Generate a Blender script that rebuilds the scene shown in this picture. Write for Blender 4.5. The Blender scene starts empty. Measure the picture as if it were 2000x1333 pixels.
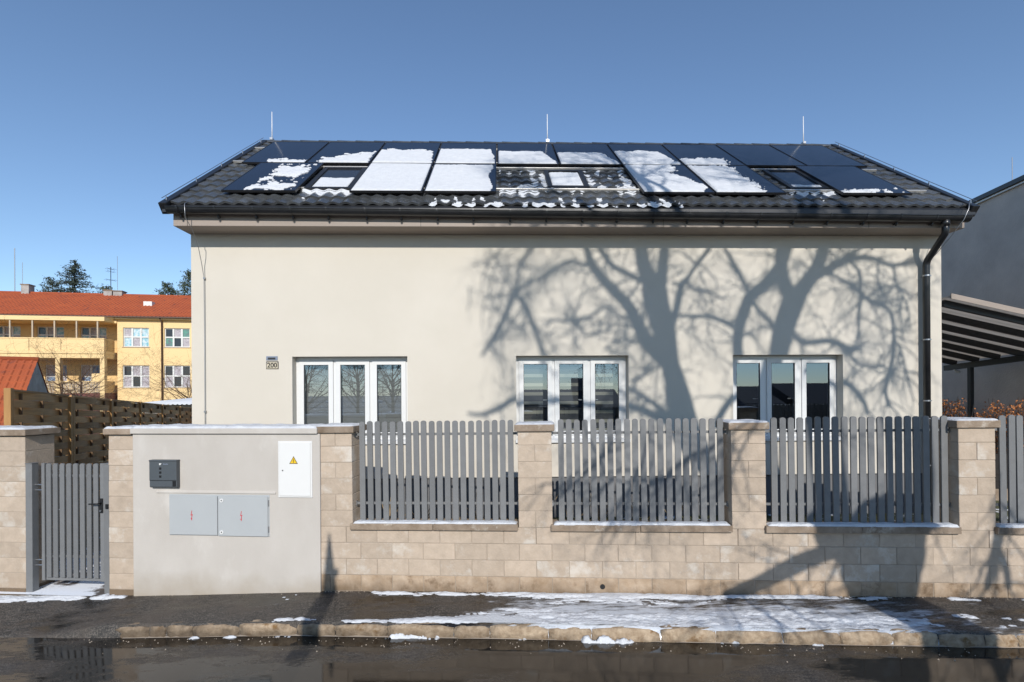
import bpy, bmesh, math, random
import numpy as np
from mathutils import Vector, Matrix, Euler
random.seed(7)
scene = bpy.context.scene
C = scene.collection
rad = math.radians

# ------------------------------------------------------------------ camera
cam_d = bpy.data.cameras.new("camera"); cam = bpy.data.objects.new("camera", cam_d); C.objects.link(cam)
cam_d.sensor_width = 36.0; cam_d.lens = 980.0 / 2000.0 * 36.0
cam_d.shift_y = (770.0 - 666.5) / 2000.0
cam_d.clip_start = 0.05; cam_d.clip_end = 3000
cam.matrix_world = Matrix.Translation((0, -8.24, 2.42)) @ Matrix.Rotation(rad(-1.5), 4, 'Z') @ Matrix.Rotation(rad(90), 4, 'X') @ Matrix.Rotation(-0.006, 4, 'Z')
scene.camera = cam

# ------------------------------------------------------------------ sky, sun, exposure
SUNV = Vector((0.0875, -1.0, 0.525))                       # towards the sun
SUN_EL = math.asin(SUNV.normalized().z)
world = bpy.data.worlds.new("World"); scene.world = world; world.use_nodes = True
wn = world.node_tree.nodes; wl = world.node_tree.links
bg = wn["Background"]
sky = wn.new("ShaderNodeTexSky"); sky.sky_type = 'NISHITA'; sky.sun_disc = False
sky.sun_elevation = SUN_EL; sky.sun_rotation = math.atan2(SUNV.x, SUNV.y)
sky.altitude = 300; sky.air_density = 1.0; sky.dust_density = 0.06; sky.ozone_density = 3.2
wl.new(sky.outputs[0], bg.inputs[0]); bg.inputs[1].default_value = 0.15
sun_d = bpy.data.lights.new("sun", 'SUN'); sun_d.energy = 4.3; sun_d.angle = rad(0.44); sun_d.color = (1.0, 0.955, 0.885)
sun = bpy.data.objects.new("sun", sun_d); C.objects.link(sun)
sun.rotation_euler = SUNV.to_track_quat('Z', 'Y').to_euler()
scene.view_settings.view_transform = 'Standard'; scene.view_settings.look = 'None'
scene.view_settings.gamma = 1.0; scene.view_settings.exposure = 0.06
scene.render.engine = 'CYCLES'

# ------------------------------------------------------------------ materials
def mat(name, col, rough=0.7, col2=None, vscale=3.0, vdetail=4.0, vcontrast=0.5, bump=0.0, bscale=60.0, metal=0.0,
        rnd=0.0, spec=0.5, coord='Object', stretch=(1, 1, 1), rough2=None, spots=None, bdist=0.01):
    m = bpy.data.materials.new(name); m.use_nodes = True
    N = m.node_tree.nodes; L = m.node_tree.links
    P = N["Principled BSDF"]
    P.inputs["Roughness"].default_value = rough; P.inputs["Metallic"].default_value = metal
    P.inputs["Specular IOR Level"].default_value = spec
    tc = N.new("ShaderNodeTexCoord"); mp = N.new("ShaderNodeMapping"); mp.inputs["Scale"].default_value = stretch
    if coord == 'World':
        g = N.new("ShaderNodeNewGeometry"); L.new(g.outputs["Position"], mp.inputs["Vector"])
    else:
        L.new(tc.outputs[coord], mp.inputs["Vector"])
    vec = mp.outputs[0]
    oi = N.new("ShaderNodeObjectInfo")
    if coord == 'Object':
        ad = N.new("ShaderNodeVectorMath"); ad.operation = 'MULTIPLY_ADD'
        L.new(oi.outputs["Random"], ad.inputs[0]); ad.inputs[1].default_value = (37, 91, 53); L.new(vec, ad.inputs[2]); vec = ad.outputs[0]
    if name != 'snow':
        col = tuple(c * 0.8 for c in col); col2 = tuple(c * 0.8 for c in col2) if col2 else None
        if spots and spots[0][0] < 0.75: spots = (tuple(c * 0.8 for c in spots[0]),) + tuple(spots[1:])
    c4 = (*col, 1)
    out = None
    if col2 is not None:
        n = N.new("ShaderNodeTexNoise"); n.inputs["Scale"].default_value = vscale; n.inputs["Detail"].default_value = vdetail; n.inputs["Roughness"].default_value = 0.6
        L.new(vec, n.inputs["Vector"])
        r = N.new("ShaderNodeValToRGB"); r.color_ramp.elements[0].position = 0.5 - vcontrast * 0.5; r.color_ramp.elements[1].position = 0.5 + vcontrast * 0.5
        r.color_ramp.elements[0].color = c4; r.color_ramp.elements[1].color = (*col2, 1)
        L.new(n.outputs["Fac"], r.inputs[0]); out = r.outputs[0]
        if rough2 is not None:
            mr = N.new("ShaderNodeMapRange"); mr.inputs["From Min"].default_value = 0.5 - vcontrast * 0.5; mr.inputs["From Max"].default_value = 0.5 + vcontrast * 0.5
            mr.inputs["To Min"].default_value = rough; mr.inputs["To Max"].default_value = rough2
            L.new(n.outputs["Fac"], mr.inputs[0]); L.new(mr.outputs[0], P.inputs["Roughness"])
    if spots is not None:      # (colour, scale, threshold, softness)
        sc, ss, th, sf = spots
        n2 = N.new("ShaderNodeTexNoise"); n2.inputs["Scale"].default_value = ss; n2.inputs["Detail"].default_value = 6; n2.inputs["Roughness"].default_value = 0.65
        L.new(vec, n2.inputs["Vector"])
        mr2 = N.new("ShaderNodeMapRange"); mr2.inputs["From Min"].default_value = th; mr2.inputs["From Max"].default_value = th + sf
        L.new(n2.outputs["Fac"], mr2.inputs[0])
        mx = N.new("ShaderNodeMix"); mx.data_type = 'RGBA'; L.new(mr2.outputs[0], mx.inputs[0])
        if out is not None: L.new(out, mx.inputs[6])
        else: mx.inputs[6].default_value = c4
        mx.inputs[7].default_value = (*sc, 1); out = mx.outputs[2]
    if rnd > 0:
        hs = N.new("ShaderNodeHueSaturation")
        mr3 = N.new("ShaderNodeMapRange"); mr3.inputs["To Min"].default_value = 1 - rnd; mr3.inputs["To Max"].default_value = 1 + rnd
        L.new(oi.outputs["Random"], mr3.inputs[0]); L.new(mr3.outputs[0], hs.inputs["Value"])
        if out is not None: L.new(out, hs.inputs["Color"])
        else: hs.inputs["Color"].default_value = c4
        out = hs.outputs[0]
    if out is not None: L.new(out, P.inputs["Base Color"])
    else: P.inputs["Base Color"].default_value = c4
    if bump > 0:
        nb = N.new("ShaderNodeTexNoise"); nb.inputs["Scale"].default_value = bscale; nb.inputs["Detail"].default_value = 5
        L.new(vec, nb.inputs["Vector"])
        b = N.new("ShaderNodeBump"); b.inputs["Strength"].default_value = bump; b.inputs["Distance"].default_value = bdist
        L.new(nb.outputs["Fac"], b.inputs["Height"]); L.new(b.outputs[0], P.inputs["Normal"])
    return m

M = {}
M['render'] = mat('cream_render', (0.70, 0.645, 0.56), 0.9, (0.66, 0.61, 0.525), 0.9, 6, 0.9, 0.4, 150, coord='World', spec=0.2, bdist=0.006, spots=((0.735, 0.682, 0.60), 0.55, 0.45, 0.35))
M['plinth'] = mat('plinth_render', (0.20, 0.20, 0.205), 0.9, (0.14, 0.14, 0.145), 2, 5, 0.8, 0.5, 160, coord='World', bdist=0.004)
M['fascia'] = mat('fascia_board', (0.40, 0.33, 0.28), 0.6, (0.31, 0.255, 0.215), 2.0, 5, 0.8, 0.1, 60, coord='World', stretch=(0.35, 2, 4))
M['metal_black'] = mat('black_coated_metal', (0.012, 0.013, 0.015), 0.28, (0.02, 0.02, 0.022), 5, 3, 0.6, spec=0.6, rough2=0.4)
M['metal_dark'] = mat('dark_steel', (0.02, 0.021, 0.024), 0.45)
M['galv'] = mat('galvanised_steel', (0.55, 0.55, 0.56), 0.38, (0.42, 0.42, 0.43), 20, 3, 0.7, metal=0.9)
M['alu'] = mat('aluminium_rail', (0.72, 0.70, 0.66), 0.42, (0.6, 0.58, 0.55), 14, 3, 0.7, metal=0.75)
M['tile'] = mat('anthracite_tile', (0.050, 0.056, 0.064), 0.13, (0.115, 0.119, 0.122), 9, 6, 0.6, 0.45, 60, rnd=0.3, spec=0.9, rough2=0.32, bdist=0.003)
M['panel'] = mat('panel_glass', (0.010, 0.014, 0.026), 0.10, (0.014, 0.018, 0.032), 3, 2, 0.6, spec=0.55, rough2=0.16)
M['panel_frame'] = mat('panel_frame', (0.012, 0.012, 0.014), 0.4)
M['white'] = mat('white_upvc', (0.80, 0.80, 0.79), 0.35, (0.76, 0.76, 0.75), 4, 3, 0.8)
M['white_sheet'] = mat('white_cabinet_plastic', (0.82, 0.815, 0.80), 0.45, (0.78, 0.775, 0.76), 3, 4, 0.8, 0.05, 40)
M['blind'] = mat('blind_fabric', (0.30, 0.30, 0.29), 0.9, (0.26, 0.26, 0.25), 12, 3, 0.8, stretch=(0.3, 1, 4))
M['blind_dark'] = mat('blind_fabric_dark', (0.10, 0.10, 0.105), 0.9)
M['blind_light'] = mat('blind_fabric_pale', (0.46, 0.44, 0.36), 0.9)
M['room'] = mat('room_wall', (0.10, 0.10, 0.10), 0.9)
M['block'] = mat('sandy_block', (0.585, 0.475, 0.375), 0.95, (0.45, 0.365, 0.285), 9, 8, 0.5, 0.8, 40, rnd=0.09, spec=0.2, spots=((0.63, 0.565, 0.49), 3.0, 0.55, 0.12), bdist=0.006)
M['block_low'] = mat('sandy_block_stained', (0.53, 0.415, 0.31), 0.95, (0.36, 0.255, 0.165), 6, 8, 0.4, 0.8, 40, rnd=0.13, spec=0.2, spots=((0.20, 0.135, 0.085), 3.2, 0.55, 0.12), bdist=0.006)
M['mortar'] = mat('mortar', (0.42, 0.35, 0.28), 0.95)
M['coping'] = mat('coping_stone', (0.40, 0.32, 0.25), 0.9, (0.20, 0.145, 0.10), 6, 7, 0.5, 0.5, 70, rnd=0.1, spec=0.2, spots=((0.50, 0.44, 0.37), 7, 0.58, 0.1))
M['plaster'] = mat('grey_plaster', (0.61, 0.57, 0.525), 0.92, (0.50, 0.46, 0.415), 1.8, 8, 0.6, 0.35, 130, coord='World', spec=0.2, spots=((0.65, 0.615, 0.57), 1.1, 0.55, 0.15), stretch=(1, 1, 0.6), bdist=0.004)
M['picket'] = mat('grey_powder_coat', (0.205, 0.208, 0.212), 0.5, (0.165, 0.168, 0.172), 9, 6, 0.6, 0.15, 60, rnd=0.09, rough2=0.6)
M['cab_grey'] = mat('light_grey_paint', (0.48, 0.50, 0.51), 0.5, (0.44, 0.46, 0.47), 3, 4, 0.8)
M['mailbox'] = mat('mailbox_paint', (0.085, 0.098, 0.11), 0.5, (0.075, 0.087, 0.098), 6, 4, 0.8)
M['black'] = mat('black_plastic', (0.008, 0.008, 0.009), 0.5)
M['red'] = mat('red_print', (0.62, 0.03, 0.05), 0.6)
M['yellow'] = mat('yellow_sign', (0.85, 0.55, 0.02), 0.5)
M['cream'] = mat('cream_enamel', (0.68, 0.61, 0.47), 0.4, (0.5, 0.42, 0.3), 14, 4, 0.4)
M['slate_blue'] = mat('blue_plate', (0.22, 0.26, 0.34), 0.45)
M['snow'] = mat('snow', (0.62, 0.63, 0.65), 0.8, (0.50, 0.515, 0.545), 12, 6, 0.6, 0.9, 45, coord='World', spec=0.3, bdist=0.012)
M['snow'].node_tree.nodes["Principled BSDF"].inputs["Subsurface Weight"].default_value = 0.0
M['granite'] = mat('kerb_granite', (0.52, 0.405, 0.285), 0.85, (0.24, 0.165, 0.10), 14, 9, 0.45, 1.0, 30, rnd=0.18, spots=((0.20, 0.11, 0.04), 5, 0.58, 0.1), bdist=0.015)
M['wood'] = mat('woven_board', (0.70, 0.40, 0.16), 0.75, (0.33, 0.19, 0.085), 4, 6, 0.7, 0.4, 40, rnd=0.35, stretch=(0.6, 3, 9))
M['wood_post'] = mat('new_timber', (0.48, 0.26, 0.085), 0.7, (0.36, 0.18, 0.055), 5, 5, 0.7, 0.2, 40, stretch=(6, 6, 0.6))
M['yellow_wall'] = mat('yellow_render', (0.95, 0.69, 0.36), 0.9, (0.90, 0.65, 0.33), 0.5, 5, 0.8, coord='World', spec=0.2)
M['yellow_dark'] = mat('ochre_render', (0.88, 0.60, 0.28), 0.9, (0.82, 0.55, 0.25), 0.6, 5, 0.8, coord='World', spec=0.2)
M['red_tile'] = mat('red_clay_tile', (0.50, 0.115, 0.035), 0.85, (0.36, 0.075, 0.028), 0.9, 7, 0.6, rnd=0.12, coord='Object', spots=((0.22, 0.06, 0.035), 2.4, 0.58, 0.1))
M['brown_metal'] = mat('brown_gutter', (0.11, 0.055, 0.035), 0.5)
M['maroon'] = mat('maroon_base', (0.16, 0.06, 0.05), 0.9)
M['win_white'] = mat('painted_window', (0.78, 0.77, 0.74), 0.5)
M['curtain_cyan'] = mat('cyan_curtain', (0.20, 0.50, 0.60), 0.8, (0.70, 0.78, 0.82), 4, 4, 0.3)
M['curtain_white'] = mat('white_curtain', (0.62, 0.58, 0.60), 0.8, (0.34, 0.30, 0.33), 7, 5, 0.4)
M['curtain_green'] = mat('green_curtain', (0.12, 0.40, 0.30), 0.8, (0.16, 0.17, 0.2), 3, 4, 0.3)
M['dark_glass'] = mat('dark_window', (0.03, 0.035, 0.045), 0.12)
M['curtain_blue'] = mat('blue_curtain', (0.10, 0.20, 0.42), 0.7, (0.35, 0.48, 0.6), 4, 4, 0.3)
M['lattice'] = mat('balcony_panel', (0.55, 0.44, 0.32), 0.8)
M['old_wall'] = mat('old_grey_render', (0.52, 0.49, 0.46), 0.95, (0.27, 0.24, 0.22), 1.5, 7, 0.5, 0.4, 20)
M['neigh'] = mat('neighbour_grey_render', (0.76, 0.70, 0.64), 0.95, (0.56, 0.515, 0.475), 1.6, 9, 0.45, 0.6, 30, coord='World')
M['soffit_wood'] = mat('carport_board', (0.58, 0.53, 0.48), 0.8, (0.46, 0.42, 0.385), 2, 5, 0.8, coord='World', stretch=(0.4, 4, 1))
M['needle'] = mat('conifer_needles', (0.030, 0.050, 0.030), 0.8, (0.065, 0.085, 0.06), 1.2, 3, 0.6)
M['pine'] = mat('pine_needles', (0.040, 0.065, 0.025), 0.8, (0.085, 0.10, 0.04), 1.5, 3, 0.6)
M['bark'] = mat('bark', (0.10, 0.075, 0.055), 0.95, (0.06, 0.045, 0.035), 5, 6, 0.7, 0.6, 12, stretch=(3, 3, 0.6))
M['twig'] = mat('warm_twig', (0.20, 0.115, 0.06), 0.9, (0.13, 0.075, 0.045), 3, 4, 0.7)
M['leaf'] = mat('beech_leaf', (0.68, 0.28, 0.09), 0.8, (0.40, 0.14, 0.05), 7, 4, 0.7)
M['grass'] = mat('winter_grass', (0.07, 0.085, 0.03), 0.95, (0.11, 0.10, 0.045), 4, 6, 0.7, 0.8, 40, coord='World', spots=((0.82, 0.84, 0.88), 3.0, 0.56, 0.05))
M['earth'] = mat('frozen_ground', (0.11, 0.085, 0.06), 0.95, (0.075, 0.06, 0.045), 1.2, 7, 0.7, 0.6, 12, coord='World', spots=((0.80, 0.82, 0.86), 0.6, 0.56, 0.04))
M['path'] = mat('snowy_path', (0.16, 0.13, 0.11), 0.9, (0.10, 0.08, 0.07), 3, 7, 0.7, 0.4, 40, coord='World', spots=((0.82, 0.84, 0.88), 1.7, 0.42, 0.06))
M['dark_board'] = mat('dark_stained_board', (0.018, 0.014, 0.012), 0.6)
M['dry_stem'] = mat('dry_stalk', (0.42, 0.31, 0.18), 0.9)
M['zinc_roof'] = mat('corrugated_sheet', (0.62, 0.63, 0.65), 0.55, (0.8, 0.82, 0.86), 1.5, 5, 0.4)
M['opp_wall'] = mat('opposite_house_render', (0.30, 0.28, 0.26), 0.9, (0.26, 0.24, 0.22), 1, 5, 0.8)
M['opp_roof'] = mat('opposite_house_roof', (0.09, 0.06, 0.05), 0.8, (0.06, 0.045, 0.04), 2, 5, 0.8)
def milky(m):
    N = m.node_tree.nodes; L = m.node_tree.links; P = N["Principled BSDF"]; o = [n for n in N if n.type == 'OUTPUT_MATERIAL'][0]
    tr = N.new("ShaderNodeBsdfTranslucent"); tr.inputs[0].default_value = (0.82, 0.78, 0.73, 1); mx = N.new("ShaderNodeMixShader"); mx.inputs[0].default_value = 0.62
    L.new(P.outputs[0], mx.inputs[1]); L.new(tr.outputs[0], mx.inputs[2]); L.new(mx.outputs[0], o.inputs[0])
milky(M['soffit_wood'])
def splash(m, z0, z1, colr, amt=0.75, sc=3.0):      # rain-splash dirt creeping up from the ground
    N = m.node_tree.nodes; L = m.node_tree.links; P = N["Principled BSDF"]; src = P.inputs["Base Color"].links[0].from_socket
    g = N.new("ShaderNodeNewGeometry"); sx = N.new("ShaderNodeSeparateXYZ"); L.new(g.outputs["Position"], sx.inputs[0])
    n = N.new("ShaderNodeTexNoise"); n.inputs["Scale"].default_value = sc; n.inputs["Detail"].default_value = 8; L.new(g.outputs["Position"], n.inputs["Vector"])
    a = N.new("ShaderNodeMath"); a.operation = 'MULTIPLY_ADD'; L.new(n.outputs["Fac"], a.inputs[0]); a.inputs[1].default_value = (z1 - z0) * 1.6; L.new(sx.outputs[2], a.inputs[2])
    r = N.new("ShaderNodeMapRange"); r.inputs["From Min"].default_value = z0 + (z1 - z0) * 0.8; r.inputs["From Max"].default_value = z1 + (z1 - z0) * 0.8; r.inputs["To Min"].default_value = amt; r.inputs["To Max"].default_value = 0.0; L.new(a.outputs[0], r.inputs[0])
    mx = N.new("ShaderNodeMix"); mx.data_type = 'RGBA'; L.new(r.outputs[0], mx.inputs[0]); L.new(src, mx.inputs[6]); mx.inputs[7].default_value = (*colr, 1); L.new(mx.outputs[2], P.inputs["Base Color"])
splash(M['granite'], -0.19, -0.08, (0.06, 0.042, 0.026), 0.8, 9.0)
splash(M['plaster'], -0.15, 0.22, (0.30, 0.25, 0.19), 0.7)
splash(M['block_low'], -0.05, 0.16, (0.12, 0.085, 0.055), 0.85, 5.0)
splash(M['block'], -0.2, 0.30, (0.33, 0.25, 0.18), 0.5, 4.0)
M['wood_dark'] = mat('weathered_batten', (0.15, 0.085, 0.038), 0.8)
M['white_rod'] = mat('bright_rod', (0.85, 0.85, 0.86), 0.4)
M['pole'] = mat('pole_concrete', (0.35, 0.34, 0.32), 0.9)

def asphalt(name, wet_lo, wet_hi, wet_rough, col_d, col_l, puddle_scale, dirt, slush=False):
    m = bpy.data.materials.new(name); m.use_nodes = True
    N = m.node_tree.nodes; L = m.node_tree.links; P = N["Principled BSDF"]
    g = N.new("ShaderNodeNewGeometry"); pos = g.outputs["Position"]
    n1 = N.new("ShaderNodeTexNoise"); n1.inputs["Scale"].default_value = puddle_scale; n1.inputs["Detail"].default_value = 7; n1.inputs["Roughness"].default_value = 0.62
    mp = N.new("ShaderNodeMapping"); mp.inputs["Scale"].default_value = (0.55, 1.6, 1); mp.inputs["Rotation"].default_value = (0, 0, rad(5.9)); mp.inputs["Location"].default_value = (3.1, 1.7, 0)
    L.new(pos, mp.inputs["Vector"]); L.new(mp.outputs[0], n1.inputs["Vector"])
    wet = N.new("ShaderNodeMapRange"); wet.interpolation_type = 'SMOOTHSTEP'
    wet.inputs["From Min"].default_value = wet_lo; wet.inputs["From Max"].default_value = wet_hi
    L.new(n1.outputs["Fac"], wet.inputs[0])
    n2 = N.new("ShaderNodeTexNoise"); n2.inputs["Scale"].default_value = 170; n2.inputs["Detail"].default_value = 4; L.new(pos, n2.inputs["Vector"])
    n3 = N.new("ShaderNodeTexNoise"); n3.inputs["Scale"].default_value = 2.2; n3.inputs["Detail"].default_value = 8; L.new(pos, n3.inputs["Vector"])
    vor = N.new("ShaderNodeTexVoronoi"); vor.inputs["Scale"].default_value = 130; L.new(pos, vor.inputs["Vector"])
    n4 = N.new("ShaderNodeTexNoise"); n4.inputs["Scale"].default_value = 17; n4.inputs["Detail"].default_value = 6; n4.inputs["Roughness"].default_value = 0.82; L.new(mp.outputs[0], n4.inputs["Vector"])
    gm = N.new("ShaderNodeMath"); gm.operation = 'MULTIPLY_ADD'; L.new(n4.outputs["Fac"], gm.inputs[0]); gm.inputs[1].default_value = 2.6; gm.inputs[2].default_value = -1.05
    n5 = N.new("ShaderNodeTexNoise"); n5.inputs["Scale"].default_value = 62; n5.inputs["Detail"].default_value = 3; n5.inputs["Roughness"].default_value = 0.8; L.new(pos, n5.inputs["Vector"])
    sp5 = N.new("ShaderNodeMapRange"); sp5.inputs["From Min"].default_value = 0.42; sp5.inputs["From Max"].default_value = 0.66; sp5.inputs["To Min"].default_value = -0.45; sp5.inputs["To Max"].default_value = 0.85; L.new(n5.outputs["Fac"], sp5.inputs[0])
    ga = N.new("ShaderNodeMath"); ga.operation = 'ADD'; L.new(gm.outputs[0], ga.inputs[0]); L.new(sp5.outputs[0], ga.inputs[1])
    n2 = N.new("ShaderNodeClamp"); L.new(ga.outputs[0], n2.inputs[0]); pass
    dry = N.new("ShaderNodeMix"); dry.data_type = 'RGBA'; dry.inputs[6].default_value = (*col_d, 1); dry.inputs[7].default_value = (*col_l, 1)
    L.new(n2.outputs[0], dry.inputs[0])
    ds = N.new("ShaderNodeMix"); ds.data_type = 'RGBA'; ds.inputs[7].default_value = (*dirt, 1)
    mr = N.new("ShaderNodeMapRange"); mr.inputs["From Min"].default_value = 0.45; mr.inputs["From Max"].default_value = 0.7; mr.inputs["To Max"].default_value = 0.8
    L.new(n3.outputs["Fac"], mr.inputs[0]); L.new(mr.outputs[0], ds.inputs[0]); L.new(dry.outputs[2], ds.inputs[6])
    wc = N.new("ShaderNodeMix"); wc.data_type = 'RGBA'; L.new(wet.outputs[0], wc.inputs[0]); L.new(ds.outputs[2], wc.inputs[6])
    wc.inputs[7].default_value = (col_d[0] * 0.45, col_d[1] * 0.43, col_d[2] * 0.4, 1)
    out = wc.outputs[2]
    if slush:                                   # thin trodden slush between wall and kerb
        def dotn(vx, vy, off):
            d = N.new("ShaderNodeVectorMath"); d.operation = 'DOT_PRODUCT'; L.new(pos, d.inputs[0]); d.inputs[1].default_value = (vx, vy, 0)
            a = N.new("ShaderNodeMath"); a.operation = 'ADD'; L.new(d.outputs["Value"], a.inputs[0]); a.inputs[1].default_value = off; return a.outputs[0]
        fd = (math.cos(rad(-5.87)), math.sin(rad(-5.87))); S_ = dotn(fd[0], fd[1], -(0.16 * fd[0] - 2.142 * fd[1])); T_ = dotn(fd[1], -fd[0], -(0.16 * fd[1] + 2.142 * fd[0]))
        def ramp(x, a, b, lo=0.0, hi=1.0):
            m_ = N.new("ShaderNodeMapRange"); m_.interpolation_type = 'SMOOTHSTEP'; m_.inputs["From Min"].default_value = a; m_.inputs["From Max"].default_value = b; m_.inputs["To Min"].default_value = lo; m_.inputs["To Max"].default_value = hi; L.new(x, m_.inputs[0]); return m_.outputs[0]
        def mul(a, b):
            m_ = N.new("ShaderNodeMath"); m_.operation = 'MULTIPLY'; L.new(a, m_.inputs[0]); L.new(b, m_.inputs[1]); return m_.outputs[0]
        reg = mul(mul(ramp(S_, -0.9, 0.5), ramp(S_, 3.4, 5.2, 1.0, 0.25)), ramp(T_, 0.05, 0.55, 0.45, 1.0))
        ns = N.new("ShaderNodeTexNoise"); ns.inputs["Scale"].default_value = 5.5; ns.inputs["Detail"].default_value = 9; ns.inputs["Roughness"].default_value = 0.72
        ms = N.new("ShaderNodeMapping"); ms.inputs["Scale"].default_value = (0.6, 2.6, 1); ms.inputs["Rotation"].default_value = (0, 0, rad(5.9)); L.new(pos, ms.inputs["Vector"]); L.new(ms.outputs[0], ns.inputs["Vector"])
        sm = N.new("ShaderNodeMath"); sm.operation = 'ADD'; L.new(ns.outputs["Fac"], sm.inputs[0]); sc_ = N.new("ShaderNodeMath"); sc_.operation = 'MULTIPLY'; L.new(reg, sc_.inputs[0]); sc_.inputs[1].default_value = 0.34; L.new(sc_.outputs[0], sm.inputs[1])
        fac = ramp(sm.outputs[0], 0.62, 0.86, 0.0, 0.92)
        sx = N.new("ShaderNodeMix"); sx.data_type = 'RGBA'; L.new(fac, sx.inputs[0]); L.new(out, sx.inputs[6]); sx.inputs[7].default_value = (0.60, 0.63, 0.68, 1); out = sx.outputs[2]
    L.new(out, P.inputs["Base Color"])
    wm = N.new("ShaderNodeMath"); wm.operation = 'MULTIPLY_ADD'; L.new(n4.outputs["Fac"], wm.inputs[0]); wm.inputs[1].default_value = 0.26
    L.new(n1.outputs["Fac"], wm.inputs[2]); wa = N.new("ShaderNodeMath"); wa.operation = 'SUBTRACT'; L.new(wm.outputs[0], wa.inputs[0]); wa.inputs[1].default_value = 0.13; L.new(wa.outputs[0], wet.inputs[0])
    rr = N.new("ShaderNodeMapRange"); rr.inputs["To Min"].default_value = 0.62; rr.inputs["To Max"].default_value = wet_rough
    L.new(wet.outputs[0], rr.inputs[0]); L.new(rr.outputs[0], P.inputs["Roughness"])
    P.inputs["Specular IOR Level"].default_value = 0.6
    bs = N.new("ShaderNodeMapRange"); bs.inputs["To Min"].default_value = 0.9; bs.inputs["To Max"].default_value = 0.012
    L.new(wet.outputs[0], bs.inputs[0])
    b = N.new("ShaderNodeBump"); b.inputs["Distance"].default_value = 0.006
    L.new(vor.outputs["Distance"], b.inputs["Height"]); L.new(bs.outputs[0], b.inputs["Strength"]); L.new(b.outputs[0], P.inputs["Normal"])
    return m
M['road'] = asphalt('wet_asphalt', 0.38, 0.53, 0.02, (0.030, 0.027, 0.024), (0.17, 0.15, 0.13), 0.9, (0.085, 0.068, 0.052))
M['pave'] = asphalt('damp_asphalt_pavement', 0.47, 0.64, 0.13, (0.018, 0.016, 0.014), (0.16, 0.138, 0.116), 2.0, (0.085, 0.066, 0.05), slush=True)

def glass_mat(name, base_refl, tint=(1, 1, 1)):
    m = bpy.data.materials.new(name); m.use_nodes = True
    N = m.node_tree.nodes; L = m.node_tree.links
    for n in list(N):
        if n.type != 'OUTPUT_MATERIAL': N.remove(n)
    o = [n for n in N if n.type == 'OUTPUT_MATERIAL'][0]
    t = N.new("ShaderNodeBsdfTransparent"); t.inputs[0].default_value = (0.82, 0.85, 0.86, 1)
    g = N.new("ShaderNodeBsdfGlossy"); g.inputs["Roughness"].default_value = 0.0; g.inputs[0].default_value = (*tint, 1)
    f = N.new("ShaderNodeFresnel"); f.inputs[0].default_value = 1.5
    mr = N.new("ShaderNodeMapRange"); mr.inputs["From Min"].default_value = 0.0; mr.inputs["To Min"].default_value = base_refl; mr.inputs["To Max"].default_value = 1.0
    L.new(f.outputs[0], mr.inputs[0])
    mx = N.new("ShaderNodeMixShader"); L.new(mr.outputs[0], mx.inputs[0]); L.new(t.outputs[0], mx.inputs[1]); L.new(g.outputs[0], mx.inputs[2])
    L.new(mx.outputs[0], o.inputs[0])
    return m
M['glass'] = glass_mat('window_glass', 0.20, (0.62, 0.78, 1.0))

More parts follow.
